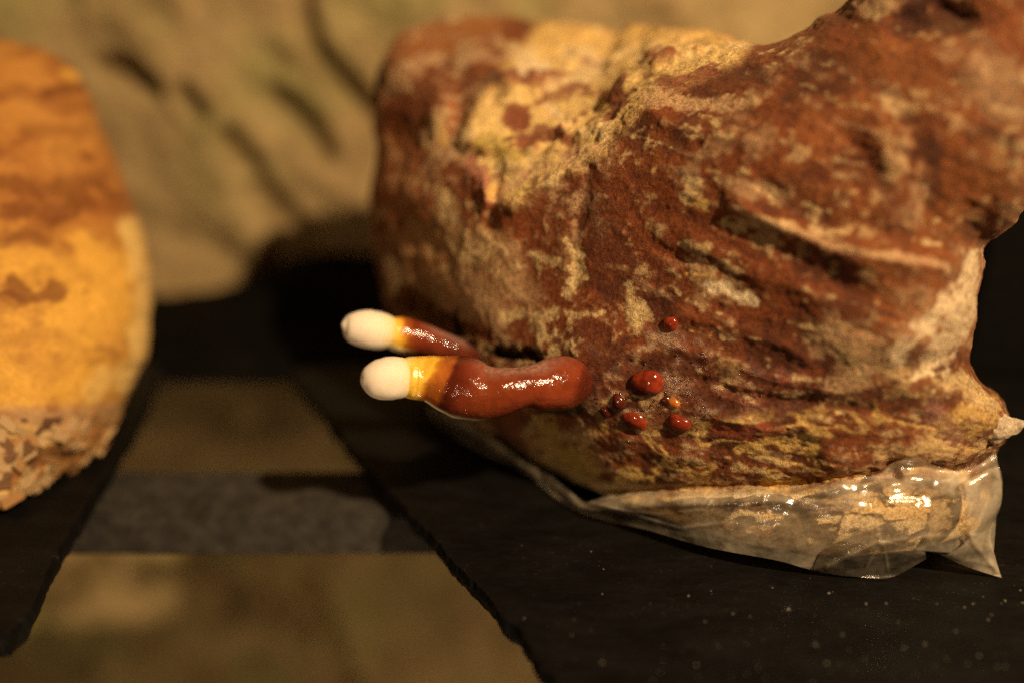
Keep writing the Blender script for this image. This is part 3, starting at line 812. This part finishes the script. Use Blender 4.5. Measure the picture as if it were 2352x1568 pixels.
def sweep(name, keys, seed, nth=64, nper=14, lump=0.05):
    """keys: px, py, depth, half height px, thickness ratio; tube with closed round ends, returns mesh, s, theta"""
    K = catmull(keys, nper)
    C3 = np.array([at(k[0], k[1], k[2]) for k in K]); R = K[:, 3] * K[:, 2] / F; Q = K[:, 4]
    T = np.gradient(C3, axis=0); T /= np.linalg.norm(T, axis=1)[:, None]
    view = EYE - C3; view /= np.linalg.norm(view, axis=1)[:, None]
    up = np.cross(T, view); up /= np.linalg.norm(up, axis=1)[:, None]
    up = np.where(up[:, 2:3] < 0, -up, up)
    fr = np.cross(up, T); fr = np.where((fr * view).sum(1)[:, None] < 0, -fr, fr)
    th = np.linspace(0, 2 * np.pi, nth, endpoint=False)
    P = C3[:, None] + R[:, None, None] * (np.cos(th)[None, :, None] * up[:, None] + (Q[:, None] * np.sin(th)[None])[..., None] * fr[:, None])
    n = len(K); P = P.reshape(-1, 3)
    Fq = grid_faces(nth, n, True)
    s = np.repeat(np.linspace(0, 1, n), nth); tt = np.tile(th, n)
    rr = np.repeat(R, nth)
    ctr = np.repeat(C3, nth, 0)
    dirv = P - ctr; L = np.linalg.norm(dirv, axis=1)[:, None] + 1e-9
    P = ctr + dirv * (1 + lump * fbm(P * 130, 3, seed)[:, None])
    # end caps
    P = np.concatenate([P, C3[:1], C3[-1:]])
    a, b = len(P) - 2, len(P) - 1
    caps = [[a, (k + 1) % nth, k] for k in range(nth)] + [[b, (n - 1) * nth + k, (n - 1) * nth + (k + 1) % nth] for k in range(nth)]
    m_ = bpy.data.meshes.new(name); m_.from_pydata(P.tolist(), [], Fq.tolist() + caps); m_.update()
    import bmesh
    bm = bmesh.new(); bm.from_mesh(m_); bmesh.ops.recalc_face_normals(bm, faces=bm.faces); bm.to_mesh(m_); bm.free()
    m_.polygons.foreach_set('use_smooth', np.ones(len(m_.polygons), bool))
    return m_, np.append(s, (0, 1)), np.append(tt, (0, 0)), P, K

def grad(s, stops):
    xs = [a for a, _ in stops]
    return np.stack([np.interp(s, xs, [c[i] for _, c in stops]) for i in range(3)], 1)

MRED = (0.20, 0.034, 0.009); MDK = (0.05, 0.010, 0.004); MOR = (0.36, 0.105, 0.014); MYE = (0.76, 0.44, 0.045); MCR = (0.80, 0.62, 0.34)
def mushroom(name, keys, tipkeys, seed, stops, label, under, drift):
    m_, s, th, P, K = sweep(name, keys, seed)
    px, py, _ = project(P)
    wob = 0.035 * (fbm(P * 120, 3, seed + 3) + .5 * fbm(P * 500, 2, seed + 4))
    col = grad(-(px + 26 * wob / .035 * .5 + drift * np.cos(th)), [(-a_, c_) for a_, c_ in stops])
    # pale pore face along the underside
    und = under(s, th)[:, None]
    col = col * (1 - und) + np.array([0.74, 0.60, 0.36]) * und
    set_col(m_, 'tint', col)
    set_f(m_, 'gloss', np.clip(np.interp(s, [0, .1, .62, .80, .9, 1], [1, 1, 1, .75, .2, .1]) - und[:, 0], 0, 1))
    set_f(m_, 'dust', np.interp(s, [0, .18, .3, .45, .55], [0, .05, .75, .5, 0]) * sstep(0.35, 0.95, np.cos(th)) * 1.0)
    o = adopt(obj(name, m_, M_MUSH, block), block)
    if label: o['label'] = label
    t_, ts, tth, TP, TK = sweep('growing_tip', tipkeys, seed + 40, 48, 10, 0.07)
    c = grad(ts + .05 * fbm(TP * 160, 3, seed + 50), [(0, (0.72, 0.40, 0.05)), (.17, (0.74, 0.44, 0.07)), (.27, (0.74, 0.54, 0.25)), (.36, (0.72, 0.58, 0.42)), (.6, (0.72, 0.59, 0.46)), (1, (0.70, 0.57, 0.44))])
    set_col(t_, 'tint', c)
    q = obj('growing_tip', t_, M_TIP, o)
    return o

T0 = hit(1310, 880)[2]
lower = [(1330, 884, T0 + .004, 8, 1), (1326, 883, T0 + .002, 36, 1), (1312, 880, T0 - .002, 57, .9), (1284, 879, T0 - .0055, 64, .95), (1245, 886, T0 - .009, 56, 1), (1209, 888, T0 - .011, 48, 1.05), (1154, 898, T0 - .012, 55, 1),
         (1110, 900, T0 - .0115, 65, .95), (1070, 890, T0 - .0115, 72, .9), (1042, 883, T0 - .011, 69, .9), (990, 870, T0 - .0105, 54, .95), (954, 867, T0 - .0115, 50, .95), (938, 867, T0 - .0125, 48, .95), (924, 868, T0 - .0132, 42, .9), (912, 869, T0 - .0138, 30, .9), (908, 869, T0 - .014, 5, .9)]
ltip = [(948, 866, T0 - .0118, 10, 1), (943, 866, T0 - .0120, 32, 1), (928, 867, T0 - .0130, 44, 1), (908, 868, T0 - .0143, 48, 1), (884, 870, T0 - .0158, 49, 1), (860, 871, T0 - .0172, 43, 1), (842, 872, T0 - .0182, 31, 1), (832, 873, T0 - .0188, 15, 1), (829, 873, T0 - .019, 2, 1)]
mushroom('mushroom', lower, ltip, 5,
         [(1345, (.08, .013, .005)), (1331, (0.13, .018, .006)), (1322, (0.19, .032, .009)), (1200, (.16, .027, .008)), (1110, (.17, .032, .009)), (1060, (0.12, .018, .006)), (1035, (0.08, .012, .005)), (1026, (.30, .075, .012)), (1000, MOR), (985, (.50, .19, .018)), (976, MYE), (962, (.70, .37, .035)), (952, (.80, .50, .07)), (945, (.72, .40, .04)), (930, (.80, .54, .12)), (900, MCR)],
         'nearer finger mushroom, thick and glossy red with a yellow neck', lambda s, th: sstep(.42, .5, s) * (1 - sstep(.74, .82, s)) * (1 - sstep(-0.97, -0.90, np.cos(th) + 0.12 * (s > .68))), -24)
T1 = 0.297
upper = [(1104, 830, T1 + .006, 6, 1), (1098, 826, T1 + .005, 17, 1), (1072, 814, T1 + .003, 24, 1), (1045, 803, T1 + .001, 27, 1), (1008, 791, T1 - .001, 32, .95), (972, 780, T1 - .003, 36, .95), (935, 771, T1 - .004, 40, .95), (912, 767, T1 - .0055, 39, .95), (898, 765, T1 - .0065, 34, .95), (888, 763, T1 - .007, 22, .95), (884, 762, T1 - .0072, 5, .95)]
utip = [(918, 768, T1 - .0055, 6, 1), (911, 767, T1 - .0058, 26, 1), (893, 763, T1 - .0068, 36, 1), (868, 759, T1 - .0082, 42, 1), (842, 756, T1 - .0096, 43, 1), (815, 752, T1 - .0108, 37, 1), (798, 749, T1 - .0115, 27, 1), (789, 748, T1 - .012, 14, 1), (785, 748, T1 - .012, 2, 1)]
mushroom('mushroom', upper, utip, 9,
         [(1110, MDK), (1070, (.10, .018, .007)), (1010, (.16, .026, .008)), (955, (.16, .025, .008)), (945, (.26, .055, .01)), (934, MOR), (926, (.60, .27, .02)), (918, MYE), (905, (.80, .50, .07)), (880, MCR)],
         'farther finger mushroom, slimmer with a short red stem', lambda s, th: sstep(.5, .62, s) * (1 - sstep(.82, .95, s)) * (1 - sstep(-0.9, -0.65, np.cos(th))), 6)

# ---- wet buds breaking through the skin
def bud(px, py, rx, ry, rot, mat, seed, proud=0.55, label=None):
    h = hit(px, py)
    c, n, t = h
    r1, r2 = rx * t / F, ry * t / F
    view = EYE - c; view /= np.linalg.norm(view)
    n = n + 0.8 * view; n /= np.linalg.norm(n)
    ux = np.cross(np.array([0, 0, 1.0]), n); ux /= np.linalg.norm(ux); uy = np.cross(n, ux)
    a = math.radians(rot); e1 = ux * math.cos(a) + uy * math.sin(a); e2 = -ux * math.sin(a) + uy * math.cos(a)
    nu, nv = 40, 22
    U, Vv = np.meshgrid(np.linspace(0, 2 * np.pi, nu, endpoint=False), np.linspace(0.001, np.pi - .001, nv))
    L = np.stack([np.sin(Vv) * np.cos(U), np.sin(Vv) * np.sin(U), np.cos(Vv)], -1).reshape(-1, 3)
    d = 1 + 0.20 * fbm(L * 1.0 + seed * 3, 1, seed)
    L = L * d[:, None]
    Pw = c + L[:, :1] * e1 * r1 + L[:, 1:2] * e2 * r2 + L[:, 2:] * n * (0.75 * min(r1, r2)) + n * (proud - 0.6) * min(r1, r2)
    me_ = mesh_np('bud', Pw, grid_faces(nu, nv, True))
    import bmesh
    bm = bmesh.new(); bm.from_mesh(me_); bmesh.ops.holes_fill(bm, edges=[e for e in bm.edges if e.is_boundary]); bmesh.ops.recalc_face_normals(bm, faces=bm.faces); bm.to_mesh(me_); bm.free()
    me_.polygons.foreach_set('use_smooth', np.ones(len(me_.polygons), bool))
    o = adopt(obj('bud', me_, mat, block), block)
    if label: o['label'] = label
bud(1494, 876, 37, 30, -6, M_BUD, 1, 0.65, 'largest round red bud')
bud(1476, 886, 30, 25, 0, M_BUD_DK, 2, 0.25)
bud(1541, 743, 18, 17, -35, M_BUD, 3, 0.6)
bud(1460, 964, 33, 17, -24, M_BUD, 4, 0.7, 'long slug shaped red bud')
bud(1422, 923, 16, 22, 25, M_BUD_DK, 5, 0.6)
bud(1562, 969, 29, 20, -10, M_BUD, 6, 0.7)
bud(1548, 924, 13, 10, -20, M_BUD_OR, 7, 0.7)
bud(1528, 918, 12, 10, 10, M_BUD_DK, 8, 0.5)
bud(1392, 944, 14, 18, 30, M_BUD_DK, 9, 0.3)

# ---- dew on the wet skin round the buds, and the pale tuft at the right horn
def dew():
    rnd = random.Random(21); V, Fs = [], []
    for k in range(240):
        if k % 4: px, py = rnd.gauss(1560, 110), rnd.gauss(900, 50)
        else: px, py = rnd.gauss(1400, 90), rnd.gauss(880, 70)
        if px < 1345 and py < 960: continue
        h = hit(px, py)
        if h is None: continue
        c, n, t = h; r = rnd.choice((.00012, .00016, .0002, .00028, .0004)) * rnd.uniform(.8, 1.2)
        ux = np.cross(n, np.array([0.3, 0.2, .9])); ux /= np.linalg.norm(ux); uy = np.cross(n, ux); b = len(V)
        for a_, zz in ((1.0, -.3), (.95, .3), (.6, .75)):
            for q in range(8): V.append(tuple(c + r * (a_ * (math.cos(q * .7854) * ux + math.sin(q * .7854) * uy) + zz * n)))
        V.append(tuple(c + r * .95 * n))
        for j in range(2):
            for q in range(8): Fs.append((b + j * 8 + q, b + j * 8 + (q + 1) % 8, b + j * 8 + 8 + (q + 1) % 8, b + j * 8 + 8 + q))
        for q in range(8): Fs.append((b + 16 + q, b + 16 + (q + 1) % 8, b + 24))
    m_ = bpy.data.meshes.new('dew'); m_.from_pydata(V, [], Fs); m_.update()
    m_.polygons.foreach_set('use_smooth', np.ones(len(m_.polygons), bool))
    o = adopt(obj('dew', m_, M_BUD_DK, block), block); o['kind'] = 'stuff'
dew()
tk = hit(2290, 985)[2]
tm, ts_, _, TP_, _ = sweep('mycelium_tuft', [(2262, 985, tk + .004, 10, 1), (2275, 985, tk + .003, 34, .8), (2300, 982, tk + .002, 36, .7), (2325, 978, tk + .001, 26, .6), (2342, 973, tk, 15, .6), (2352, 968, tk, 5, .6), (2355, 966, tk, 1, .6)], 77, 64, 12, 0.6)
set_col(tm, 'tint', np.array([.40, .29, .18]) * (1 + .45 * fbm(TP_ * 500, 3, 5))[:, None])
for nm, vv in (('wet', 0), ('pale', .5), ('red', 0)): set_f(tm, nm, np.full(len(TP_), vv))
adopt(obj('mycelium_tuft', tm, M_CRUST, block), block)

# ---- milky plastic film left round the foot
CREASES = [([(2010, 1150), (2014, 1200), (2022, 1245)], 5, .0011), ([(1757, 1132), (1752, 1160), (1770, 1180), (1800, 1182)], 5, .0011),
           ([(1345, 1150), (1420, 1170), (1480, 1188), (1560, 1212), (1680, 1198)], 6, .0012), ([(1400, 1165), (1500, 1180), (1620, 1170), (1632, 1150)], 5, .0009),
           ([(1900, 1108), (1960, 1112), (2060, 1112)], 5, .0010), ([(1950, 1150), (1990, 1135), (2040, 1152), (2100, 1150)], 6, .0010),
           ([(2025, 1246), (2120, 1232), (2200, 1228)], 6, .0012), ([(2200, 1080), (2165, 1105)], 7, .0014), ([(2200, 1150), (2215, 1200), (2240, 1250), (2290, 1310)], 8, .0016),
           ([(1600, 1148), (1750, 1140), (1900, 1148), (2000, 1152)], 7, -.0012), ([(1900, 1300), (1960, 1270), (2015, 1245)], 6, .0012), ([(2020, 1250), (1990, 1300)], 4, .0008), ([(2030, 1250), (2040, 1310)], 4, .0008)]
def film(rows, nu, nv, seed, crumple, clear):
    """rows: curves of (px, py, stand-off m) from the torn top edge down to the slate"""
    G = []
    for r in rows:
        K = np.array(r, float)
        seg = np.r_[0, np.cumsum(np.hypot(np.diff(K[:, 0]), np.diff(K[:, 1])))]; seg /= seg[-1]
        u = np.linspace(0, 1, nu)
        Cc = catmull(K, 24); s2 = np.r_[0, np.cumsum(np.hypot(np.diff(Cc[:, 0]), np.diff(Cc[:, 1])))]; s2 /= s2[-1]
        G.append(np.stack([np.interp(u, s2, Cc[:, i]) for i in range(3)], 1))
    G = np.array(G)                                     # rows x nu x 3
    v = np.linspace(0, len(rows) - 1, nv)
    L = np.empty((nv, nu, 3))
    for j, q in enumerate(v):
        i = min(int(q), len(rows) - 2); f = q - i
        a, b, c, d = G[max(i - 1, 0)], G[i], G[i + 1], G[min(i + 2, len(rows) - 1)]
        L[j] = 0.5 * ((2 * b) + (-a + c) * f + (2 * a - 5 * b + 4 * c - d) * f * f + (-a + 3 * b - 3 * c + d) * f ** 3)
    px, py, off = L[..., 0].ravel(), L[..., 1].ravel(), L[..., 2].ravel()
    rag = np.zeros((nv, nu)); rag[0] = 1; rag[1] = .5
    py = py + (rag.ravel() * 7 * fbm(np.stack([px / 25, 0 * px, 0 * px], 1), 3, seed + 2))
    t = samp(Fmap, px, py)
    t = t - off - 0.0016
    P = np.array([at(a, b, c) for a, b, c in zip(px, py, t)])
    lowz = at_z
    k = np.array([px / 95, py / 40, 0 * px]).T
    rid = 1 - 2 * np.abs(fbm(k + 0.7 * fbm(k * 0.6, 2, seed + 8)[:, None], 3, seed))
    k2 = np.array([px / 40 + py / 60, py / 26, 0 * px]).T
    rid2 = 1 - 2 * np.abs(fbm(k2, 2, seed + 4))
    view = EYE - P; view /= np.linalg.norm(view, axis=1)[:, None]
    P = P + view * (crumple * (rid + 0.4 * rid2))[:, None]
    for pts, wd, hh in CREASES:
        P = P + view * (.6 * hh * np.exp(-(line_d(pts, px, py) / wd) ** 2))[:, None]
    under = P[:, 2] < 0.0012
    tz = (0.0012 - CAM_H) / (-sn - (py - 784) / F * cs)
    Pz = np.array([at(a, b, c) for a, b, c in zip(px, py, tz)])
    P[under] = Pz[under]
    Fq = grid_faces(nu, nv)
    nrm = np.cross(P[Fq[:, 1]] - P[Fq[:, 0]], P[Fq[:, 3]] - P[Fq[:, 0]])
    if (nrm * (EYE - P[Fq[:, 0]])).sum() < 0: Fq = Fq[:, ::-1]
    return mesh_np('plastic_film', P, Fq), px, py

rowsA = [[(985, 925, .002), (1085, 975, .002), (1190, 1050, .003), (1262, 1092, .005), (1310, 1128, .006), (1345, 1152, .007), (1400, 1140, .006), (1480, 1127, .005), (1620, 1126, .005), (1790, 1118, .006), (1900, 1108, .007), (2010, 1088, .007), (2062, 1058, .006), (2110, 1052, .006), (2140, 1068, .006), (2200, 1078, .010), (2250, 1064, .010), (2288, 1040, .008)],
         [(985, 940, .003), (1090, 1000, .004), (1200, 1072, .005), (1290, 1130, .007), (1345, 1168, .009), (1440, 1162, .007), (1600, 1152, .006), (1800, 1146, .006), (1960, 1150, .007), (2100, 1120, .007), (2200, 1130, .008), (2300, 1120, .010)],
         [(985, 948, .003), (1090, 1018, .004), (1210, 1088, .005), (1320, 1165, .008), (1480, 1190, .005), (1680, 1196, .004), (1860, 1200, .005), (2010, 1200, .006), (2140, 1190, .008), (2230, 1180, .008), (2292, 1150, .010)],
         [(985, 954, .003), (1090, 1030, .004), (1230, 1094, .005), (1330, 1176, .006), (1480, 1214, .005), (1620, 1255, .003), (1780, 1285, .003), (1880, 1308, .003), (1950, 1280, .004), (2020, 1245, .005), (2110, 1262, .006), (2200, 1268, .008), (2258, 1262, .009), (2282, 1268, .009)]]
fm, fx, fy = film(rowsA, 420, 90, 21, 0.0005, None)
lip = np.interp(np.repeat(np.linspace(0, 1, 90), 420), [0, .2, .34, .42, .6, .8, 1], [-.4, -.35, -.1, .65, .45, .2, .0])
def crease_white(px, py):
    return sum(np.exp(-(line_d(p_, px, py) / (w_ * .8)) ** 2) for p_, w_, h_ in CREASES if h_ > 0)
clr = lip + (1 - sstep(20, 60, np.hypot((fx - 1500) * .4, (fy - 1190) * 1.6))) * 0.6 - sstep(2060, 2200, fx) * .25 - .5 * crease_white(fx, fy) + .15 * (1 - sstep(1150, 1350, fx))
set_f(fm, 'clear', np.clip(clr, -.8, .85))
bag = adopt(obj('plastic_bag', fm, M_FILM, block), block)
bag['label'] = 'torn milky plastic bag crumpled round the foot'
# folded ear at the right corner, and a clear pouch lying at the front
rowsB = [[(2215, 1100, .012), (2250, 1090, .012), (2290, 1075, .011), (2302, 1110, .010)],
         [(2225, 1180, .013), (2250, 1175, .013), (2280, 1170, .012), (2298, 1160, .010)],
         [(2225, 1235, .011), (2245, 1235, .012), (2262, 1230, .012), (2275, 1222, .010)],
         [(2180, 1270, .008), (2220, 1280, .009), (2255, 1290, .009), (2288, 1285, .009)],
         [(2160, 1272, .006), (2210, 1296, .007), (2255, 1312, .008), (2301, 1326, .008)]]
e1, ex, ey = film(rowsB, 60, 60, 33, 0.0004, None); set_f(e1, 'clear', -.35 - .4 * crease_white(ex, ey))
q = obj('corner_flap', e1, M_FILM, bag)
rowsC = [[(1870, 1305, .004), (1900, 1258, .005), (1980, 1240, .006), (2040, 1238, .007), (2125, 1268, .006)],
         [(1870, 1307, .004), (1910, 1295, .006), (1980, 1275, .007), (2050, 1270, .008), (2126, 1274, .006)],
         [(1870, 1309, .003), (1900, 1316, .003), (1960, 1323, .003), (2045, 1325, .003), (2128, 1282, .003)]]
e2, ex, ey = film(rowsC, 120, 40, 44, 0.0005, None); set_f(e2, 'clear', .6 - .35 * crease_white(ex, ey))
obj('clear_pouch', e2, M_FILM, bag)

# ------------------------------------------------------------------ the yellow block at the left
OUT2 = [(-420, 100), (-200, 75), (0, 88), (70, 98), (130, 118), (178, 155), (208, 215), (240, 305), (280, 400), (312, 490), (336, 570), (345, 660), (343, 750), (325, 840),
        (290, 920), (262, 985), (225, 1040), (150, 1078), (95, 1135), (58, 1170), (30, 1195), (-60, 1205), (-260, 1195), (-420, 1100)]
DEPTH2 = [(100, 130, .36), (-300, 130, .34), (0, 250, .335), (200, 250, .36), (100, 500, .32), (300, 500, .355), (340, 680, .345), (100, 750, .30), (280, 800, .325), (250, 980, .32),
          (100, 950, .295), (0, 1000, .288), (120, 1090, .302), (30, 1190, .2885), (-200, 1190, .2885), (-200, 700, .29), (-200, 400, .305), (-420, 700, .31), (200, 650, .318)]
F2 = np.clip(tps(DEPTH2, 1e-4), .2, .42)
SD2 = poly_sd(smooth_poly(OUT2, 4))
me2 = block_mesh(F2, SD2, (-0.33, 0.215, -0.004), (-0.115, 0.42, 0.235), 0.0016, 0.402, 0.020, 0.0015, 2)
def paint_left(me):
    P = get_v(me); N = get_n(me); px, py, t = project(P)
    n_a = fbm(P * 40, 4, 202); n_b = fbm(P * 140, 4, 207); n_c = fbm(P * 400, 3, 212)
    ban = flow_noise(px, py, np.radians(-6), 150, 38, 4, 221, 1.2)
    chips = sstep(960, 1010, py + 30 * n_a + 0.12 * (px - 150))
    P = P + N * (0.0012 * n_a + 0.0008 * n_b + 0.0012 * ban + chips * 0.003 * fbm(P * 90, 2, 231))[:, None]
    P[:, 2] = np.maximum(P[:, 2], 0.0008); set_v(me, P)
    GOLD = np.array([0.58, 0.295, 0.045]); OCH = np.array([0.36, 0.145, 0.030]); BRN = np.array([0.16, 0.048, 0.010]); PAL = np.array([0.66, 0.42, 0.13]); MAU = np.array([0.36, 0.20, 0.10])
    top = 1 - sstep(480, 640, py)
    col = np.empty((len(P), 3)); col[:] = GOLD
    def lay(m, c, a=1.0):
        nonlocal col
        m = np.clip(m * a, 0, 1)[:, None]; col = col * (1 - m) + c * m
    lay(top, OCH * 1.05, .85); lay(top * sstep(-.25, .35, fbm(P * 28, 4, 261)), BRN * 1.7, .5); lay(sstep(-.1, .4, n_a), OCH, .5); lay(sstep(.0, .45, ban + .3 * n_b) * (0.45 + .55 * top), BRN * 1.25, .7); lay(sstep(.2, .5, n_b), OCH * .8, .5)
    def D(c, pts, wd, a=1.0, rag=.7):
        d = line_d(pts, px, py) + wd * rag * (n_b * 1.1 + n_c * .5 + n_a * .4); lay(1 - sstep(wd * .4, wd * 1.2, d), c, a)
    D(PAL, [(300, 520), (330, 640), (330, 760), (290, 880)], 30, .9); D(PAL * .9, [(250, 860), (220, 900)], 26, .6)
    D(BRN, [(110, 215), (190, 195)], 16, .9); D(BRN, [(10, 420), (100, 440), (230, 420)], 30, .75); D(BRN, [(230, 430), (270, 455)], 14, .95); D(BRN, [(190, 355), (215, 362)], 10, .9)
    D(BRN, [(20, 480), (120, 490), (200, 460)], 26, .7); D(BRN, [(25, 655), (70, 685), (130, 665)], 20, .8, 1.3); D(BRN, [(10, 690), (60, 700)], 18, .6, 1.4); D(BRN, [(200, 668)], 7, .7)
    D(BRN, [(130, 505), (170, 490)], 12, .8); D(BRN, [(0, 560), (60, 540), (110, 560)], 14, .6); D(BRN, [(60, 300), (200, 300)], 18, .5); D(BRN, [(150, 150), (180, 160)], 12, .5)
    D(GOLD * 1.1, [(190, 560), (260, 600), (230, 700)], 36, .8); D(GOLD, [(150, 170), (190, 180)], 14, .8); D(OCH * .7, [(230, 800), (270, 810)], 16, .5)
    low = sstep(915, 950, py + 14 * n_a); lay(low, MAU * .9, .85); lay(low * sstep(0, .3, n_b), BRN * 1.3, .7); lay(low * sstep(.1, .4, -n_a + .4 * n_b), PAL * .9, .6)
    lay(chips, OCH * .8, .75)
    lay(chips * sstep(-.1, .2, fbm(P * 110, 2, 241)), BRN * 1.5, .5); lay(chips * sstep(.1, .3, fbm(P * 120, 2, 251)), PAL, .7)
    col *= 1 + .12 * n_c[:, None]
    set_col(me, 'tint', np.clip(col, .003, .9)); set_f(me, 'wet', 0 * px); set_f(me, 'pale', .12 + 0 * px); set_f(me, 'red', .05 + 0 * px)
paint_left(me2)
b2 = at_z(0, 1190, 0.0)
left = empty('mushroom_block', (b2[0], b2[1] + .05, 0), 'smooth golden yellow mushroom block with brown bands and bare wood chips at its foot', 'mushroom block')
adopt(obj('substrate', me2, M_CRUST2, left), left)
# bare wood chips at the foot: every chip a piece of its own
bvh2 = bvh_of(me2)
def hit2(px, py):
    d = at(px, py, 1.0) - EYE; L = np.linalg.norm(d)
    r = bvh2.ray_cast(Vector(EYE), Vector(d / L))
    return None if r[0] is None else (np.array(r[0]), np.array(r[1]), r[3] / L)
def chip_mesh(k):
    import bmesh
    rnd = random.Random(k); bm = bmesh.new(); bmesh.ops.create_cube(bm, size=1)
    for v in bm.verts:
        v.co.x *= 1 - .35 * rnd.random() * (v.co.y > 0); v.co.y *= 1 - .4 * rnd.random() * (v.co.x > 0)
        v.co.z += .3 * (rnd.random() - .5)
    bmesh.ops.bevel(bm, geom=list(bm.edges), offset=.06, segments=1, affect='EDGES')
    m_ = bpy.data.meshes.new('wood_chip'); bm.to_mesh(m_); bm.free(); m_.materials.append(M_CHIPS[k % 3 if k % 4 else 0]); return m_
chips = [chip_mesh(k) for k in range(9)]
rnd = random.Random(12); cnt = 0; tries = 0
while cnt < 95 and tries < 900:
    tries += 1
    px, py = rnd.uniform(-60, 250), rnd.uniform(945, 1195)
    if py < 985 + 0.10 * (150 - px) * (px > 60) - rnd.uniform(0, 40): continue
    h = hit2(px, py)
    if h is None: continue
    c, n, _ = h
    o = bpy.data.objects.new('wood_chip', rnd.choice(chips)); C.objects.link(o); o.parent = left
    q = Vector(n).to_track_quat('Z', 'Y').to_euler()
    o.rotation_mode = 'QUATERNION'
    o.rotation_quaternion = Vector(n).to_track_quat('Z', 'Y') @ Vector((rnd.uniform(-.28, .28), rnd.uniform(-.28, .28), 1)).to_track_quat('Z', 'Y')
    from mathutils import Quaternion
    o.rotation_quaternion = o.rotation_quaternion @ Quaternion((0, 0, 1), rnd.uniform(0, 6.28))
    s = rnd.uniform(.4, 1.25); o.scale = (.0080 * s * rnd.uniform(.6, 1.3), .0034 * s * rnd.uniform(.6, 1.4), .0016 * s)
    o.location = Vector(c) - left.location + Vector(n) * .0004; cnt += 1

# ------------------------------------------------------------------ grit scattered on the slate
def grit():
    rnd = random.Random(4); V, Fs = [], []
    for k in range(95):
        px, py = rnd.uniform(1050, 2352), rnd.uniform(1230, 1568)
        if k % 3: px = rnd.uniform(1500, 2352); py = rnd.uniform(1340, 1568)
        if py < 1250 + (px - 1300) * .12 and px < 2300: continue
        if px < 1090 + (py - 1335) * .83 + 12: continue
        c = at_z(px, py, 0.0003); r = rnd.choice((.00012, .00018, .00025, .0003, .0004)) * rnd.uniform(.7, 1.2); b = len(V)
        a0 = rnd.uniform(0, 3)
        for a in range(5):
            V.append((c[0] + r * 1.5 * math.cos(a0) * math.cos(a * 1.257) - r * math.sin(a0) * math.sin(a * 1.257), c[1] + r * 1.5 * math.sin(a0) * math.cos(a * 1.257) + r * math.cos(a0) * math.sin(a * 1.257), 0.0002))
        V.append((c[0] + rnd.uniform(-.3, .3) * r, c[1], .0003 + r * .8))
        for a in range(5): Fs.append((b + a, b + (a + 1) % 5, b + 5))
    m_ = bpy.data.meshes.new('grit'); m_.from_pydata(V, [], Fs); m_.update()
    o = obj('grit', m_, M_GRIT); o['kind'] = 'stuff'; o['label'] = 'pale specks of grit scattered over the black slate'; o['category'] = 'grit'
grit()
